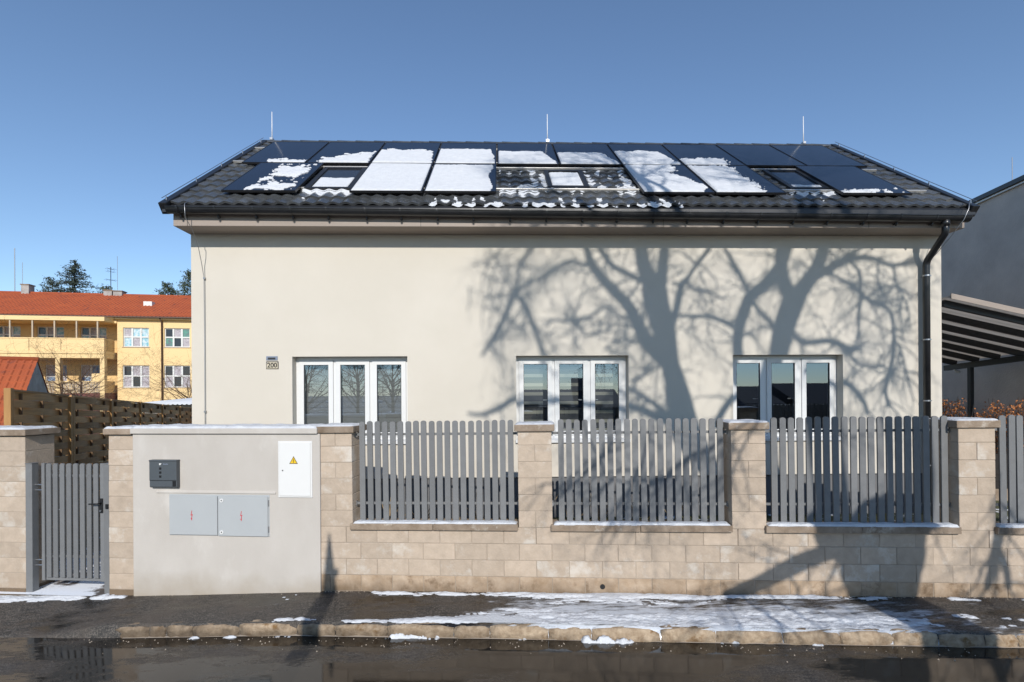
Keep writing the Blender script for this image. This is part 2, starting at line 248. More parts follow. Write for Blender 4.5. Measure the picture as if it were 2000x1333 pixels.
# ------------------------------------------------------------------ mesh helpers
class MB:
    def __init__(s): s.v = []; s.f = []
    def box(s, x0, x1, y0, y1, z0, z1):
        n = len(s.v)
        s.v += [(x0, y0, z0), (x1, y0, z0), (x1, y1, z0), (x0, y1, z0), (x0, y0, z1), (x1, y0, z1), (x1, y1, z1), (x0, y1, z1)]
        s.f += [(n, n + 3, n + 2, n + 1), (n + 4, n + 5, n + 6, n + 7), (n, n + 1, n + 5, n + 4), (n + 1, n + 2, n + 6, n + 5), (n + 2, n + 3, n + 7, n + 6), (n + 3, n, n + 4, n + 7)]
        return s
    def quad(s, *p):
        n = len(s.v); s.v += [tuple(q) for q in p]; s.f.append(tuple(range(n, n + len(p)))); return s
    def prism_y(s, poly, y0, y1):          # poly of (x,z), extruded along y
        n = len(s.v); k = len(poly)
        s.v += [(x, y0, z) for x, z in poly] + [(x, y1, z) for x, z in poly]
        s.f.append(tuple(range(n, n + k))); s.f.append(tuple(range(n + 2 * k - 1, n + k - 1, -1)))
        for i in range(k):
            j = (i + 1) % k; s.f.append((n + j, n + i, n + k + i, n + k + j))
        return s
    def prism_x(s, poly, x0, x1):          # poly of (y,z)
        n = len(s.v); k = len(poly)
        s.v += [(x0, y, z) for y, z in poly] + [(x1, y, z) for y, z in poly]
        s.f.append(tuple(range(n + k - 1, n - 1, -1))); s.f.append(tuple(range(n + k, n + 2 * k)))
        for i in range(k):
            j = (i + 1) % k; s.f.append((n + i, n + j, n + k + j, n + k + i))
        return s
    def tube(s, pts, rs, k=6, cap=True):
        P = [Vector(p) for p in pts]
        if not hasattr(rs, '__len__'): rs = [rs] * len(P)
        n0 = len(s.v); up = None
        for i, p in enumerate(P):
            d = (P[min(i + 1, len(P) - 1)] - P[max(i - 1, 0)])
            if d.length < 1e-9: d = Vector((0, 0, 1))
            d.normalize()
            if up is None:
                up = Vector((0, 0, 1)) if abs(d.z) < 0.9 else Vector((1, 0, 0))
            a = d.cross(up)
            if a.length < 1e-4: a = d.cross(Vector((0.3, 0.8, 0.5)))
            a.normalize(); b = a.cross(d); up = b
            for q in range(k):
                t = 2 * math.pi * q / k
                w = p + (a * math.cos(t) + b * math.sin(t)) * rs[i]; s.v.append((w.x, w.y, w.z))
        for i in range(len(P) - 1):
            for q in range(k):
                q2 = (q + 1) % k
                s.f.append((n0 + i * k + q, n0 + i * k + q2, n0 + (i + 1) * k + q2, n0 + (i + 1) * k + q))
        if cap:
            s.f.append(tuple(n0 + q for q in reversed(range(k)))); s.f.append(tuple(n0 + (len(P) - 1) * k + q for q in range(k)))
        return s
    def mesh(s, name, m=None, smooth=False):
        me = bpy.data.meshes.new(name); me.from_pydata(s.v, [], s.f); me.update()
        if m is not None: me.materials.append(M[m] if isinstance(m, str) else m)
        if smooth: me.polygons.foreach_set("use_smooth", [True] * len(me.polygons))
        return me
    def build(s, name, m, parent=None, smooth=False, bevel=0.0, seg=1):
        o = bpy.data.objects.new(name, s.mesh(name, m, smooth)); C.objects.link(o)
        if parent is not None: o.parent = parent
        if bevel > 0: bev(o, bevel, seg)
        return o
def bev(o, w, seg=1):
    bm = bmesh.new(); bm.from_mesh(o.data)
    bmesh.ops.remove_doubles(bm, verts=bm.verts, dist=1e-5)
    es = [e for e in bm.edges if e.is_manifold and e.calc_face_angle(0) > 0.5]
    bmesh.ops.bevel(bm, geom=es, offset=w, segments=seg, affect='EDGES', profile=0.6, clamp_overlap=True)
    bm.to_mesh(o.data); bm.free()
def inst(name, me, parent=None, loc=(0, 0, 0), rot=(0, 0, 0), scale=None):
    o = bpy.data.objects.new(name, me); C.objects.link(o); o.location = loc; o.rotation_euler = rot
    if scale: o.scale = scale
    if parent is not None: o.parent = parent
    return o
def tag(o, label=None, cat=None, group=None, kind=None):
    if label: o['label'] = label
    if cat: o['category'] = cat
    if group: o['group'] = group
    if kind: o['kind'] = kind
    return o
def empty(name, loc=(0, 0, 0), rot=(0, 0, 0), label=None, cat=None, group=None):
    o = bpy.data.objects.new(name, None); C.objects.link(o); o.location = loc; o.rotation_euler = rot
    o.empty_display_size = 0.2
    return tag(o, label, cat, group)
def bevbox(x0, x1, y0, y1, z0, z1, w, m, name, seg=1):
    b = MB().box(x0, x1, y0, y1, z0, z1); me = b.mesh(name, m)
    bm = bmesh.new(); bm.from_mesh(me); bmesh.ops.bevel(bm, geom=bm.edges[:], offset=w, segments=seg, affect='EDGES', profile=0.6); bm.to_mesh(me); bm.free()
    return me
def text_mesh(name, s, size, m, depth=0.002):
    cu = bpy.data.curves.new(name, 'FONT'); cu.body = s; cu.size = size; cu.align_x = 'CENTER'; cu.align_y = 'CENTER'; cu.extrude = depth; cu.offset = size * 0.02
    o = bpy.data.objects.new(name, cu); C.objects.link(o)
    dg = bpy.context.evaluated_depsgraph_get(); me = bpy.data.meshes.new_from_object(o.evaluated_get(dg))
    bpy.data.objects.remove(o); me.materials.clear(); me.materials.append(M[m]); me.name = name
    return me

# value noise on arrays
def vnoise(x, y, seed=0):
    xi = np.floor(x).astype(np.int64); yi = np.floor(y).astype(np.int64); xf = x - xi; yf = y - yi
    def h(a, b):
        n = (a * 374761393 + b * 668265263 + seed * 1442695041) & 0xffffffff
        n = ((n ^ (n >> 13)) * 1274126177) & 0xffffffff
        return ((n ^ (n >> 16)) & 0xffff) / 65535.0
    u = xf * xf * (3 - 2 * xf); v = yf * yf * (3 - 2 * yf)
    return (h(xi, yi) * (1 - u) + h(xi + 1, yi) * u) * (1 - v) + (h(xi, yi + 1) * (1 - u) + h(xi + 1, yi + 1) * u) * v
def fbm(x, y, seed=0, octv=5):
    t = 0; a = 0.5; s = 0
    for i in range(octv):
        t = t + a * vnoise(x * 2 ** i, y * 2 ** i, seed + i * 17); s += a; a *= 0.55
    return t / s
def sstep(a, b, x): t = np.clip((x - a) / (b - a), 0, 1); return t * t * (3 - 2 * t)
def snow_sheet(mb, U, V, H, fn, eps=0.0008):
    """cells of a (U,V) grid whose height H>0, mapped to world by fn(u,v,h); skirts fall to h=0 because H tapers"""
    nu, nv = U.shape
    on = H > eps
    idx = -np.ones(U.shape, int)
    keep = np.zeros(U.shape, bool)
    cell = on[:-1, :-1] | on[1:, :-1] | on[1:, 1:] | on[:-1, 1:]
    keep[:-1, :-1] |= cell; keep[1:, :-1] |= cell; keep[1:, 1:] |= cell; keep[:-1, 1:] |= cell
    P = fn(U, V, np.where(on, np.maximum(H, 0.0), -0.003))
    n0 = len(mb.v); ii = np.argwhere(keep)
    idx[keep] = np.arange(len(ii)) + n0
    pts = np.stack([P[0][keep], P[1][keep], P[2][keep]], -1)
    mb.v += [tuple(p) for p in pts.tolist()]
    a = np.argwhere(cell)
    for i, j in a:
        mb.f.append((idx[i, j], idx[i + 1, j], idx[i + 1, j + 1], idx[i, j + 1]))

# ------------------------------------------------------------------ street frame
FA = rad(-5.87)
FD = Vector((math.cos(FA), math.sin(FA), 0)); FN = Vector((-math.sin(FA), math.cos(FA), 0))
F0 = Vector((0.16, -2.142, 0))
def fp(s, t, z=0.0):            # s along the fence, t metres behind its face
    p = F0 + FD * s + FN * t; return Vector((p.x, p.y, z))
ZS = [-30, -7, -4.9, -2.46, 0, 2.4, 5.7, 30]; ZV = [-0.5, -0.21, -0.15, -0.035, 0.004, 0.033, 0.085, 0.4]
def zp(s): return np.interp(s, ZS, ZV)
TK = 0.81                        # kerb line, metres in front of the fence
def drop(s): return 0.125 * (1 - sstep(-5.4, -4.5, s))
def z_pave(s, t): return zp(s) - (0.03 + drop(s)) * np.clip(t / TK, 0, 1) ** 1.3
def z_road(s, t): return zp(s) - 0.03 - 0.125 + 0.018 * np.clip(t - TK, 0, 3.0)

# ================================================================== ground
def grid_obj(name, m, S, T, zf, wf, kind='structure', smooth=True):
    mb = MB(); nS, nT = len(S), len(T)
    for s in S:
        for t in T:
            x, y = wf(s, t); mb.v.append((x, y, float(zf(s, t))))
    for i in range(nS - 1):
        for j in range(nT - 1):
            mb.f.append((i * nT + j, (i + 1) * nT + j, (i + 1) * nT + j + 1, i * nT + j + 1))
    o = mb.build(name, m, smooth=smooth)
    me = o.data
    if me.polygons[0].normal.z < 0: me.flip_normals()
    o['kind'] = kind
    return o
fxy = lambda s, t: (fp(s, -t).x, fp(s, -t).y)
g = MB(); R_ = 1500
g.quad((-R_, -R_, -0.8), (R_, -R_, -0.8), (R_, R_, -0.8), (-R_, R_, -0.8)); tag(g.build('ground', 'earth'), kind='structure')
def wob(s, t): return float(0.012 * (fbm(np.array(s * 1.7 + 50.), np.array(t * 1.7 + 50.), 3, 3) - 0.5))
grid_obj('pavement', 'pave', np.linspace(-16, 14, 301), np.concatenate([np.linspace(-0.02, TK, 12), [TK + 0.02]]), lambda s, t: (z_pave(s, t) + wob(s, t)) if t <= TK + 1e-6 else z_road(s, t) - 0.05, fxy)
grid_obj('road', 'road', np.linspace(-40, 40, 161), np.concatenate([np.linspace(TK - 0.05, 3.0, 12), np.linspace(3.6, 7.2, 5)]), lambda s, t: z_road(s, t) + 0.6 * wob(s * 0.7, t), fxy)
grid_obj('verge', 'earth', np.linspace(-60, 60, 61), np.linspace(7.0, 60, 30), lambda s, t: float(zp(s)) - 0.02 - 0.006 * (t - 7) + 0.15 * float(fbm(np.array(s * 0.3 + 9), np.array(t * 0.3 + 9), 5, 3) - 0.5), fxy)
def z_yard(x, y):
    k = float(sstep(-4.4, -2.4, x))
    yf = y + 1.6
    zl = -0.165 - 0.04 * max(0, min(yf - 1.0, 9.0))
    return (1 - k) * zl + k * 0.38
def yxy(s, t):
    return (s, fp((s - F0.x) / FD.x, 0).y + 0.05 + t)
grid_obj('yard', 'grass', np.concatenate([np.linspace(-30, -7.5, 20), np.linspace(-7.2, 14, 107), np.linspace(15, 30, 10)]), np.concatenate([np.linspace(0, 3, 31), np.linspace(3.5, 60, 40)]),
         lambda s, t: z_yard(s, yxy(s, t)[1]) + 0.03 * float(fbm(np.array(s * 3. + 70), np.array(t * 3. + 70), 8, 3) - 0.5), yxy)
grid_obj('path', 'path', np.linspace(-6.9, -4.98, 20), np.linspace(-0.12, 9, 50), lambda s, t: z_yard(s, yxy(s, t)[1]) + 0.022, yxy)
# kerb: bedding strip with one granite stone after another
kb = grid_obj('kerb', 'mortar', np.linspace(-4.3, 14, 120), [TK - 0.10, TK + 0.04], lambda s, t: z_road(s, t) + (0.03 if t < TK else 0.004), fxy)
rk = random.Random(3)
s = -4.52; first = True; klen = [0.52, 0.20, 0.31, 0.54, 0.66, 0.42, 0.58, 0.72, 0.38, 0.62, 0.45, 0.7, 0.55, 0.66, 0.55, 0.5, 0.43, 0.43, 0.3, 0.5, 0.6, 0.5, 0.6, 0.5]
for L_ in klen:
    bm = bmesh.new(); bmesh.ops.create_cube(bm, size=1.0)
    bmesh.ops.subdivide_edges(bm, edges=bm.edges[:], cuts=4, use_grid_fill=True)
    hz = 0.20
    for v in bm.verts:
        x, y, z = v.co
        e = 0.5 - abs(x)
        v.co = Vector((x * (L_ - 0.010), y * 0.13, z * hz))
        rr = (0.022 if e < 0.02 else 0) + 0
        if z > 0.45 and y < -0.45: v.co.z -= 0.016; v.co.y += 0.010
        if abs(x) > 0.45 and y < -0.3: v.co.y += 0.009
        if abs(x) > 0.45 and z > 0.3: v.co.z -= 0.008
        v.co += Vector((rk.uniform(-.008, .008), rk.uniform(-.013, .013), rk.uniform(-.009, .009)))
        if first and x < 0: v.co.y += 0.10 * (abs(x) * 2) ** 2; v.co.z -= 0.03 * (abs(x) * 2) ** 2
    me = bpy.data.meshes.new('kerb_stone'); bm.to_mesh(me); bm.free(); me.materials.append(M['granite'])
    me.polygons.foreach_set("use_smooth", [True] * len(me.polygons))
    sc = s + L_ / 2; p = fp(sc, -(TK - 0.035))
    zt = float(z_pave(max(sc, -4.2), TK)) - 0.004 + rk.uniform(-.010, .008)
    inst('kerb_stone', me, kb, (p.x, p.y, zt - hz / 2), (0, -0.008, FA + rk.uniform(-.012, .012)))
    s += L_; first = False

# ================================================================== block fence
SL = 0.0079
def fence_empty(name, s0, label, cat, group=None, tilt=True):
    p = fp(s0, 0, SL * (s0 + 2.42) if tilt else 0.0)
    return empty(name, p, (0, -SL if tilt else 0, FA), label, cat, group)
BL = 0.395; BH = 0.2
bcache = {}
def block_mesh(L, H, D, low):
    k = (round(L, 3), round(H, 3), round(D, 3), low)
    if k not in bcache:
        bcache[k] = bevbox(-L / 2, L / 2, 0, D, 0, H, 0.004, 'block_low' if low else 'block', 'block')
    return bcache[k]
rb = random.Random(11)
def put_block(par, x0, x1, z0, z1, D=0.19, low=False, y=0.0):
    L = x1 - x0 - 0.006; H = z1 - z0 - 0.006
    if L < 0.03: return
    inst('block', block_mesh(L, H, D, low), par, ((x0 + x1) / 2, y + rb.uniform(-.0035, .0035), z0 + 0.003), (0, 0, rb.uniform(-.002, .002)))
wallE = fence_empty('block_fence_wall', -2.42, 'low sandy block wall with block pillars carrying the grey picket panels', 'wall')
U = lambda s: s + 2.42
core = MB(); core.box(0.0, 12.4, 0.006, 0.185, -0.35, 0.775); core.build('mortar_core', 'mortar', wallE)
for r in range(5):
    z1 = 0.777 - BH * r; z0 = z1 - BH
    off = U(-1.687) if r % 2 == 0 else U(-1.5)
    xs = [0.0] + [off + BL * k for k in range(-2, 30) if 0.02 < off + BL * k < 12.35] + [12.4]
    for a, b in zip(xs[:-1], xs[1:]): put_block(wallE, a, b, z0, z1, low=(r >= 3))
snowmb = MB()
def snow_box(mb, frame, x0, x1, y0, y1, z, th, seed, nx=None, ny=10, edge=0.02):
    nx = nx or max(6, int((x1 - x0) / 0.02))
    Uq, Vq = np.meshgrid(np.linspace(x0, x1, nx), np.linspace(y0, y1, ny), indexing='ij')
    d = np.minimum(np.minimum(Uq - x0, x1 - Uq), np.minimum(Vq - y0, y1 - Vq))
    n = fbm(Uq * 9 + seed, Vq * 9 + seed, seed, 4)
    H = th * np.clip((d - 0.018 * (1 - n) * 1.4) / edge, 0, 1) ** 0.5 * (0.55 + 0.9 * n)
    mw = frame
    def fn(u, v, h):
        z_ = z + h
        return (mw[0][0] * u + mw[0][1] * v + mw[0][2] * z_ + mw[0][3], mw[1][0] * u + mw[1][1] * v + mw[1][2] * z_ + mw[1][3], mw[2][0] * u + mw[2][1] * v + mw[2][2] * z_ + mw[2][3])
    snow_sheet(mb, Uq, Vq, H, fn)
def frame_of(e): return Matrix.Translation(e.location) @ e.rotation_euler.to_matrix().to_4x4()
FWm = frame_of(wallE)
def coping_piece(par, x0, x1, y0, y1, z0, z1, name='coping', n=None):
    """cast stone slab laid in lengths"""
    n = n or max(1, round((x1 - x0) / 0.9)); w = (x1 - x0) / n
    for i in range(n):
        me = bevbox(-w / 2 + 0.002, w / 2 - 0.002, y0, y1, z0, z1, 0.008, 'coping', name, 2)
        inst(name, me, par, (x0 + w * (i + 0.5), rb.uniform(-.003, .003), rb.uniform(-.002, .002)))
PIL = [(-2.421, -1.992), (0.076, 0.492), (2.593, 2.988), (5.104, 5.501), (7.62, 8.02)]
def pillar(par, x0, x1, zb, nrow, ztop, D=0.4, cap=True, start_half=True, name='pillar'):
    core = MB().box(x0 + 0.006, x1 - 0.006, 0.006, D - 0.006, zb - 0.2, ztop).build(name, 'mortar', par)
    xm = (x0 + x1) / 2
    for r in range(nrow):
        z1 = zb + BH * (r + 1); z0 = zb + BH * r
        if (r % 2 == 0) == start_half: cuts = [x0, xm, x1]
        else: cuts = [x0, x1]
        for a, b in zip(cuts[:-1], cuts[1:]): put_block(core, a, b, z0, min(z1, ztop + 0.02), D)
    if cap:
        ov = 0.035
        me = bevbox(x0 - ov, x1 + ov, -ov, D + ov, ztop, ztop + 0.085, 0.012, 'coping', 'cap', 2)
        inst('cap', me, core)
    return core
for i, (a, b) in enumerate(PIL):
    pillar(wallE, U(a), U(b), 0.777, 6, 1.945, start_half=(i % 2 == 1))
    snow_box(snowmb, FWm, U(a) - 0.03, U(b) + 0.03, -0.03, 0.43, 2.031, 0.016, 5 + i, ny=24)
for (a, b), (c, d) in zip(PIL[:-1], PIL[1:]):
    coping_piece(wallE, U(b) - 0.025, U(c) - 0.003, -0.045, 0.24, 0.745, 0.822, n=2)
    snow_box(snowmb, FWm, U(b) + 0.01, U(c) - 0.012, -0.04, 0.11, 0.822, 0.022, 40 + int(a * 3), ny=14)
# drain pipe in the wall foot
dr = MB(); dr.tube([(U(1.076), -0.006, 0.075), (U(1.076), 0.03, 0.075)], 0.030, 14); dr.build('drain_hole', 'black', wallE, smooth=False)

# picket panels
def rounded(w, h, n=7):
    r = w / 2; pts = [(-r, 0), (r, 0)]
    for i in range(n + 1):
        t = math.pi * i / n; pts.append((r * math.cos(t), h - r * 0.75 + r * 0.75 * math.sin(t)))
    return pts
pk_me = MB().prism_y(rounded(0.069, 1.25), -0.011, 0.011).mesh('picket', 'picket')
def bay(sa, sb, n, s_first, s_last, label):
    e = fence_empty('picket_panel', sa, label, 'fence panel', 'grey picket panels between block pillars')
    for k in range(n):
        sp = s_first + (s_last - s_first) * k / (n - 1)
        inst('picket', pk_me, e, (sp - sa + rb.uniform(-.003, .003), 0.112, 0.83 + rb.uniform(-.004, .004)), (0, rb.uniform(-.004, .004), 0))
    L = sb - sa
    for z in (1.912, 1.042):
        r = MB(); r.box(-0.005, L + 0.005, 0.126, 0.154, z - 0.015, z + 0.015); r.build('rail', 'picket', e, bevel=0.003)
    for z in (1.912, 1.042):
        for x in (0.0, L):
            q = MB(); q.box(x - 0.012, x + 0.012, 0.118, 0.16, z - 0.03, z + 0.03); q.build('bracket', 'galv', e)
bay(PIL[0][1], PIL[1][0], 20, -1.899, -0.016, 'grey picket panel beside the plastered wall, below the leftmost window')
bay(PIL[1][1], PIL[2][0], 20, 0.601, 2.506, 'grey picket panel between the two middle pillars, a diagonal branch shadow across it')
bay(PIL[2][1], PIL[3][0], 20, 3.127, 5.032, 'grey picket panel in deep tree shade, below the rightmost window')
bay(PIL[3][1], PIL[4][0], 21, 5.664, 7.56, 'grey picket panel cut off by the right picture edge')

# left end wall, gate pillar, plastered wall
lw = fence_empty('block_end_wall', -9.6, 'tall sandy block wall at the far left beside the gate', 'wall', tilt=False)
X = lambda s: s + 9.6
MB().box(0.006, X(-6.42), 0.006, 0.39, -0.5, 1.90).build('mortar_core', 'mortar', lw)
for r in range(12):
    z1 = 1.905 - BH * r; z0 = z1 - BH
    if z1 < -0.3: break
    off = X(-6.415) - (0.395 if r % 2 else 0.79)
    xs = [0.0] + [v for v in [off - 0.79 * k for k in range(12)] if v > 0.05][::-1] + [X(-6.415)]
    for a, b in zip(xs[:-1], xs[1:]): put_block(lw, a, b, z0, z1, 0.395, low=(r >= 10))
coping_piece(lw, 0, X(-6.365), -0.045, 0.44, 1.912, 1.993, n=4)
snow_box(snowmb, frame_of(lw), 0.0, X(-6.40), -0.04, 0.43, 1.993, 0.026, 61, ny=24)
gp = fence_empty('gate_pillar', -5.251, 'narrow sandy block pillar between the gate and the plastered wall', 'pillar', tilt=False)
MB().box(0.006, 0.36, 0.006, 0.39, -0.4, 1.915).build('mortar_core', 'mortar', gp)
for r in range(11):
    z1 = 1.925 - BH * r; put_block(gp, 0, 0.36, z1 - BH, z1, 0.395, low=(r >= 10))
coping_piece(gp, -0.035, 0.353, -0.045, 0.44, 1.927, 2.002, n=1, name='cap')
snow_box(snowmb, frame_of(gp), -0.03, 0.36, -0.04, 0.43, 2.002, 0.024, 66, ny=24)
pw = fence_empty('plastered_wall', -4.888, 'smooth light grey plastered wall holding the mailbox and meter cabinets', 'wall', tilt=False)
b = MB(); b.box(0.0, 2.483, -0.03, 0.36, -0.45, 1.938); b.build('plaster_body', 'plaster', pw, bevel=0.008, seg=2)
b = MB(); b.box(-0.01, 2.46, -0.062, 0.40, 1.940, 2.008); b.build('coping', 'plaster', pw, bevel=0.008, seg=2)
b = MB(); b.prism_x([(-0.03 + 0.002, 1.185), (-0.043, 1.186), (-0.043, 1.196), (-0.03 + 0.002, 1.225)], 0.325, 1.912); b.build('drip_ledge', 'plaster', pw)
snow_box(snowmb, frame_of(pw), -0.005, 2.455, -0.055, 0.39, 2.008, 0.030, 70, ny=24)

def W_(s): return s + 4.888
def on_wall(name, label, cat, s0, z0):
    p = fp(s0, -0.03, z0); return empty(name, p, (0, 0, FA), label, cat)
# mailbox
mbx = on_wall('mailbox', 'small dark grey wall mailbox with three square holes', 'mailbox', -4.609, 1.258)
b = MB(); b.prism_x([(0.001, 0.0), (-0.045, 0.0), (-0.06, 0.015), (-0.06, 0.09), (-0.065, 0.10), (-0.065, 0.335), (-0.055, 0.351), (0.001, 0.351)], 0.0, 0.364); b.build('body', 'mailbox', mbx, bevel=0.006, seg=2)
b = MB(); b.box(-0.003, 0.367, -0.071, 0.002, 0.335, 0.353); b.build('lid', 'mailbox', mbx, bevel=0.004)
for k in range(3):
    b = MB(); b.box(0.135, 0.164, -0.0675, -0.060, 0.13 + 0.051 * k, 0.159 + 0.051 * k); b.build('view_hole', 'black', mbx)
b = MB(); b.box(0.31, 0.355, -0.0635, -0.055, 0.02, 0.088); b.build('newspaper_slot', 'black', mbx)
b = MB(); b.box(0.004, 0.36, -0.0662, -0.064, 0.0925, 0.0965); b.build('seam', 'black', mbx)
b = MB(); b.prism_y([(0.135, 0.290), (0.150, 0.290), (0.165, 0.308), (0.165, 0.312), (0.135, 0.312)], -0.0668, -0.0645); b.build('logo', 'white', mbx)
for k in range(5):
    b = MB(); b.box(0.19 + k * 0.013, 0.199 + k * 0.013, -0.0666, -0.0645, 0.296, 0.306 + (0.004 if k in (0, 3) else 0)); b.build('lettering', 'slate_blue', mbx)
# grey double cabinet
cb = on_wall('meter_cabinet', 'light grey double-door meter cabinet with red lightning marks', 'cabinet', -4.377, 0.655)
b = MB(); b.box(-0.012, 1.318, -0.006, 0.01, -0.008, 0.515); b.build('frame', 'cab_grey', cb, bevel=0.003)
bolt = [(0.004, 0.075), (-0.016, 0.0), (0.006, 0.006), (-0.006, -0.045), (-0.016, -0.040), (0.006, -0.075), (0.014, -0.036), (0.005, -0.042), (0.022, 0.022), (-0.002, 0.014), (0.012, 0.075)]
for x0, x1, z0, n in ((0.0, 0.640, 0.004, 0), (0.650, 1.304, -0.004, 1)):
    d = MB(); d.box(x0, x1, -0.024, -0.006, z0, 0.497); dd = d.build('door', 'cab_grey', cb, bevel=0.004)
    xc = (x0 + x1) / 2 - 0.02; k = MB()
    k.prism_y([(xc + x * 0.75, 0.25 + z * 0.85) for x, z in bolt], -0.0262, -0.0235); k.build('lightning_mark', 'red', dd)
    if n:
        for z in (0.045, 0.445):
            k = MB(); k.tube([(0.700, -0.0235, z), (0.700, -0.030, z)], 0.024, 14); lk = k.build('lock', 'white', dd)
            k = MB(); k.box(0.694, 0.706, -0.0325, -0.030, z - 0.008, z + 0.008); k.build('keyhole', 'black', dd)
        for z in (0.05, 0.38):
            k = MB(); k.box(1.306, 1.314, -0.022, -0.006, z, z + 0.07); k.build('hinge', 'galv', dd)
# white cabinet
wc = on_wall('fuse_cabinet', 'tall white fuse cabinet with yellow warning triangle', 'cabinet', -2.94, 1.142)
b = MB(); b.box(0, 0.44, -0.012, 0.01, 0, 0.705); b.build('frame', 'white_sheet', wc, bevel=0.004)
b = MB(); b.box(0.02, 0.422, -0.022, -0.012, 0.02, 0.69); b.build('door', 'white_sheet', wc, bevel=0.004)
b = MB(); b.tube([(0.065, -0.021, 0.34), (0.065, -0.026, 0.34)], 0.008, 10); b.build('keyhole', 'black', wc)
tri = lambda r, cx, cz: [(cx - r * 0.95, cz - r * 0.55), (cx + r * 0.95, cz - r * 0.55), (cx, cz + r * 1.1)]
b = MB(); b.prism_y(tri(0.058, 0.207, 0.455), -0.0235, -0.0215); sg = b.build('warning_sign', 'black', wc)
b = MB(); b.prism_y(tri(0.046, 0.207, 0.4555), -0.0248, -0.0225); b.build('sign_face', 'yellow', sg)
b = MB(); b.prism_y([(0.207 + x * 0.42, 0.462 + z * 0.34) for x, z in bolt], -0.0262, -0.0240); b.build('lightning_mark', 'black', sg)

# gate
ga = fence_empty('garden_gate', -6.235, 'grey picket garden gate with black lever handle', 'gate', tilt=False)
G = lambda s: s + 6.235
gs_me = MB().prism_y(rounded(0.066, 1.50), -0.010, 0.010).mesh('picket', 'picket')
for k in range(8): inst('picket', gs_me, ga, (G(-6.127 + 0.0948 * k), 0.045, 0.045))
for a, c in ((-6.235, -6.192), (-5.408, -5.352)):
    b = MB(); b.box(G(a), G(c), 0.04, 0.08, 0.0, 1.545); b.build('stile', 'picket', ga, bevel=0.003)
for z in (0.0, 0.30, 1.36):
    b = MB(); b.box(G(-6.190), G(-5.410), 0.0575, 0.0875, z, z + 0.036); b.build('rail', 'picket', ga, bevel=0.003)
b = MB(); b.box(G(-5.405), G(-5.362), 0.028, 0.04, 0.90, 1.09); hp = b.build('lock_plate', 'black', ga, bevel=0.003)
b = MB(); b.tube([(G(-5.384), 0.03, 1.03), (G(-5.384), -0.02, 1.03), (G(-5.40), -0.025, 1.03), (G(-5.50), -0.025, 1.026)], 0.009, 8); b.build('handle', 'black', hp, smooth=True)
b = MB(); b.tube([(G(-5.384), 0.029, 0.93), (G(-5.384), 0.015, 0.93)], 0.012, 10); b.build('lock_cylinder', 'galv', hp)
for z in (0.20, 0.27, 1.19, 1.26):
    b = MB(); b.tube([(G(-6.33), 0.05, z), (G(-6.225), 0.05, z)], 0.011, 8); b.build('hinge', 'galv', ga)
for s0, s1, lb in ((-6.418, -6.325, 'grey square steel post carrying the gate hinges'), (-5.338, -5.262, 'grey square steel post on the latch side of the gate')):
    e = fence_empty('gate_post', s0, lb, 'post', tilt=False)
    b = MB(); b.box(0, s1 - s0, 0.0 if s0 < -6 else 0.02, 0.09, -0.4, 1.54); b.build('shaft', 'picket', e, bevel=0.004)
    b = MB(); b.box(-0.003, s1 - s0 + 0.003, -0.003 if s0 < -6 else 0.017, 0.093, 1.541, 1.549); b.build('cap', 'picket', e)
    if s0 > -6:
        b = MB(); b.box(0.035, 0.07, 0.006, 0.02, 0.96, 1.02); b.build('strike_box', 'black', e)

# ================================================================== house
PIT = rad(38.2); cp, sp_ = math.cos(PIT), math.sin(PIT)
EY, EZ = -0.45, 5.31; RIDGE_SL = (2.9 - EY) / cp
def RP(x, sl, n=0.0): return (x, EY + sl * cp - n * sp_, EZ + sl * sp_ + n * cp)
HX0, HX1 = -4.959, 7.444; DEPTH = 5.8
house = empty('house', (1.24, 0, 0.38), label='cream rendered single-storey house with dark tiled roof', cat='house')
hl = house.location.copy()
def H(mb, name, m, parent=None, **k):           # geometry given in world coordinates
    mb.v = [(x - hl.x, y - hl.y, z - hl.z) for x, y, z in mb.v]
    return mb.build(name, m, parent or house, **k)
WIN = [(-3.352, -1.492), (0.287, 2.147), (3.893, 5.753)]
WZ0, WZ1 = 1.66, 3.048; RV = 0.16
w = MB(); zt = 5.06; zb = 1.05
xs = [HX0] + [v for ab in WIN for v in ab] + [HX1]
for i in range(len(xs) - 1):
    a, b_ = xs[i], xs[i + 1]
    if i % 2 == 0: w.quad((a, 0, zb), (b_, 0, zb), (b_, 0, zt), (a, 0, zt))
    else:
        w.quad((a, 0, zb), (b_, 0, zb), (b_, 0, WZ0), (a, 0, WZ0)); w.quad((a, 0, WZ1), (b_, 0, WZ1), (b_, 0, zt), (a, 0, zt))
        d = 0.40
        w.quad((a, 0, WZ0), (a, d, WZ0), (a, d, WZ1), (a, 0, WZ1)); w.quad((b_, d, WZ0), (b_, 0, WZ0), (b_, 0, WZ1), (b_, d, WZ1))
        w.quad((a, d, WZ1), (b_, d, WZ1), (b_, 0, WZ1), (a, 0, WZ1)); w.quad((a, 0, WZ0), (b_, 0, WZ0), (b_, d, WZ0), (a, d, WZ0))
w.quad((HX0, DEPTH, zb), (HX0, 0, zb), (HX0, 0, zt), (HX0, DEPTH, zt)); w.quad((HX1, 0, zb), (HX1, DEPTH, zb), (HX1, DEPTH, zt), (HX1, 0, zt))
w.quad((HX1, DEPTH, zb), (HX0, DEPTH, zb), (HX0, DEPTH, zt), (HX1, DEPTH, zt))
w.quad((HX0, 0, zb), (HX0, DEPTH, zb), (HX1, DEPTH, zb), (HX1, 0, zb))
zr = EZ + (2.9 - EY) * math.tan(PIT) - 0.12
ze = EZ + 0.45 * math.tan(PIT) - 0.12
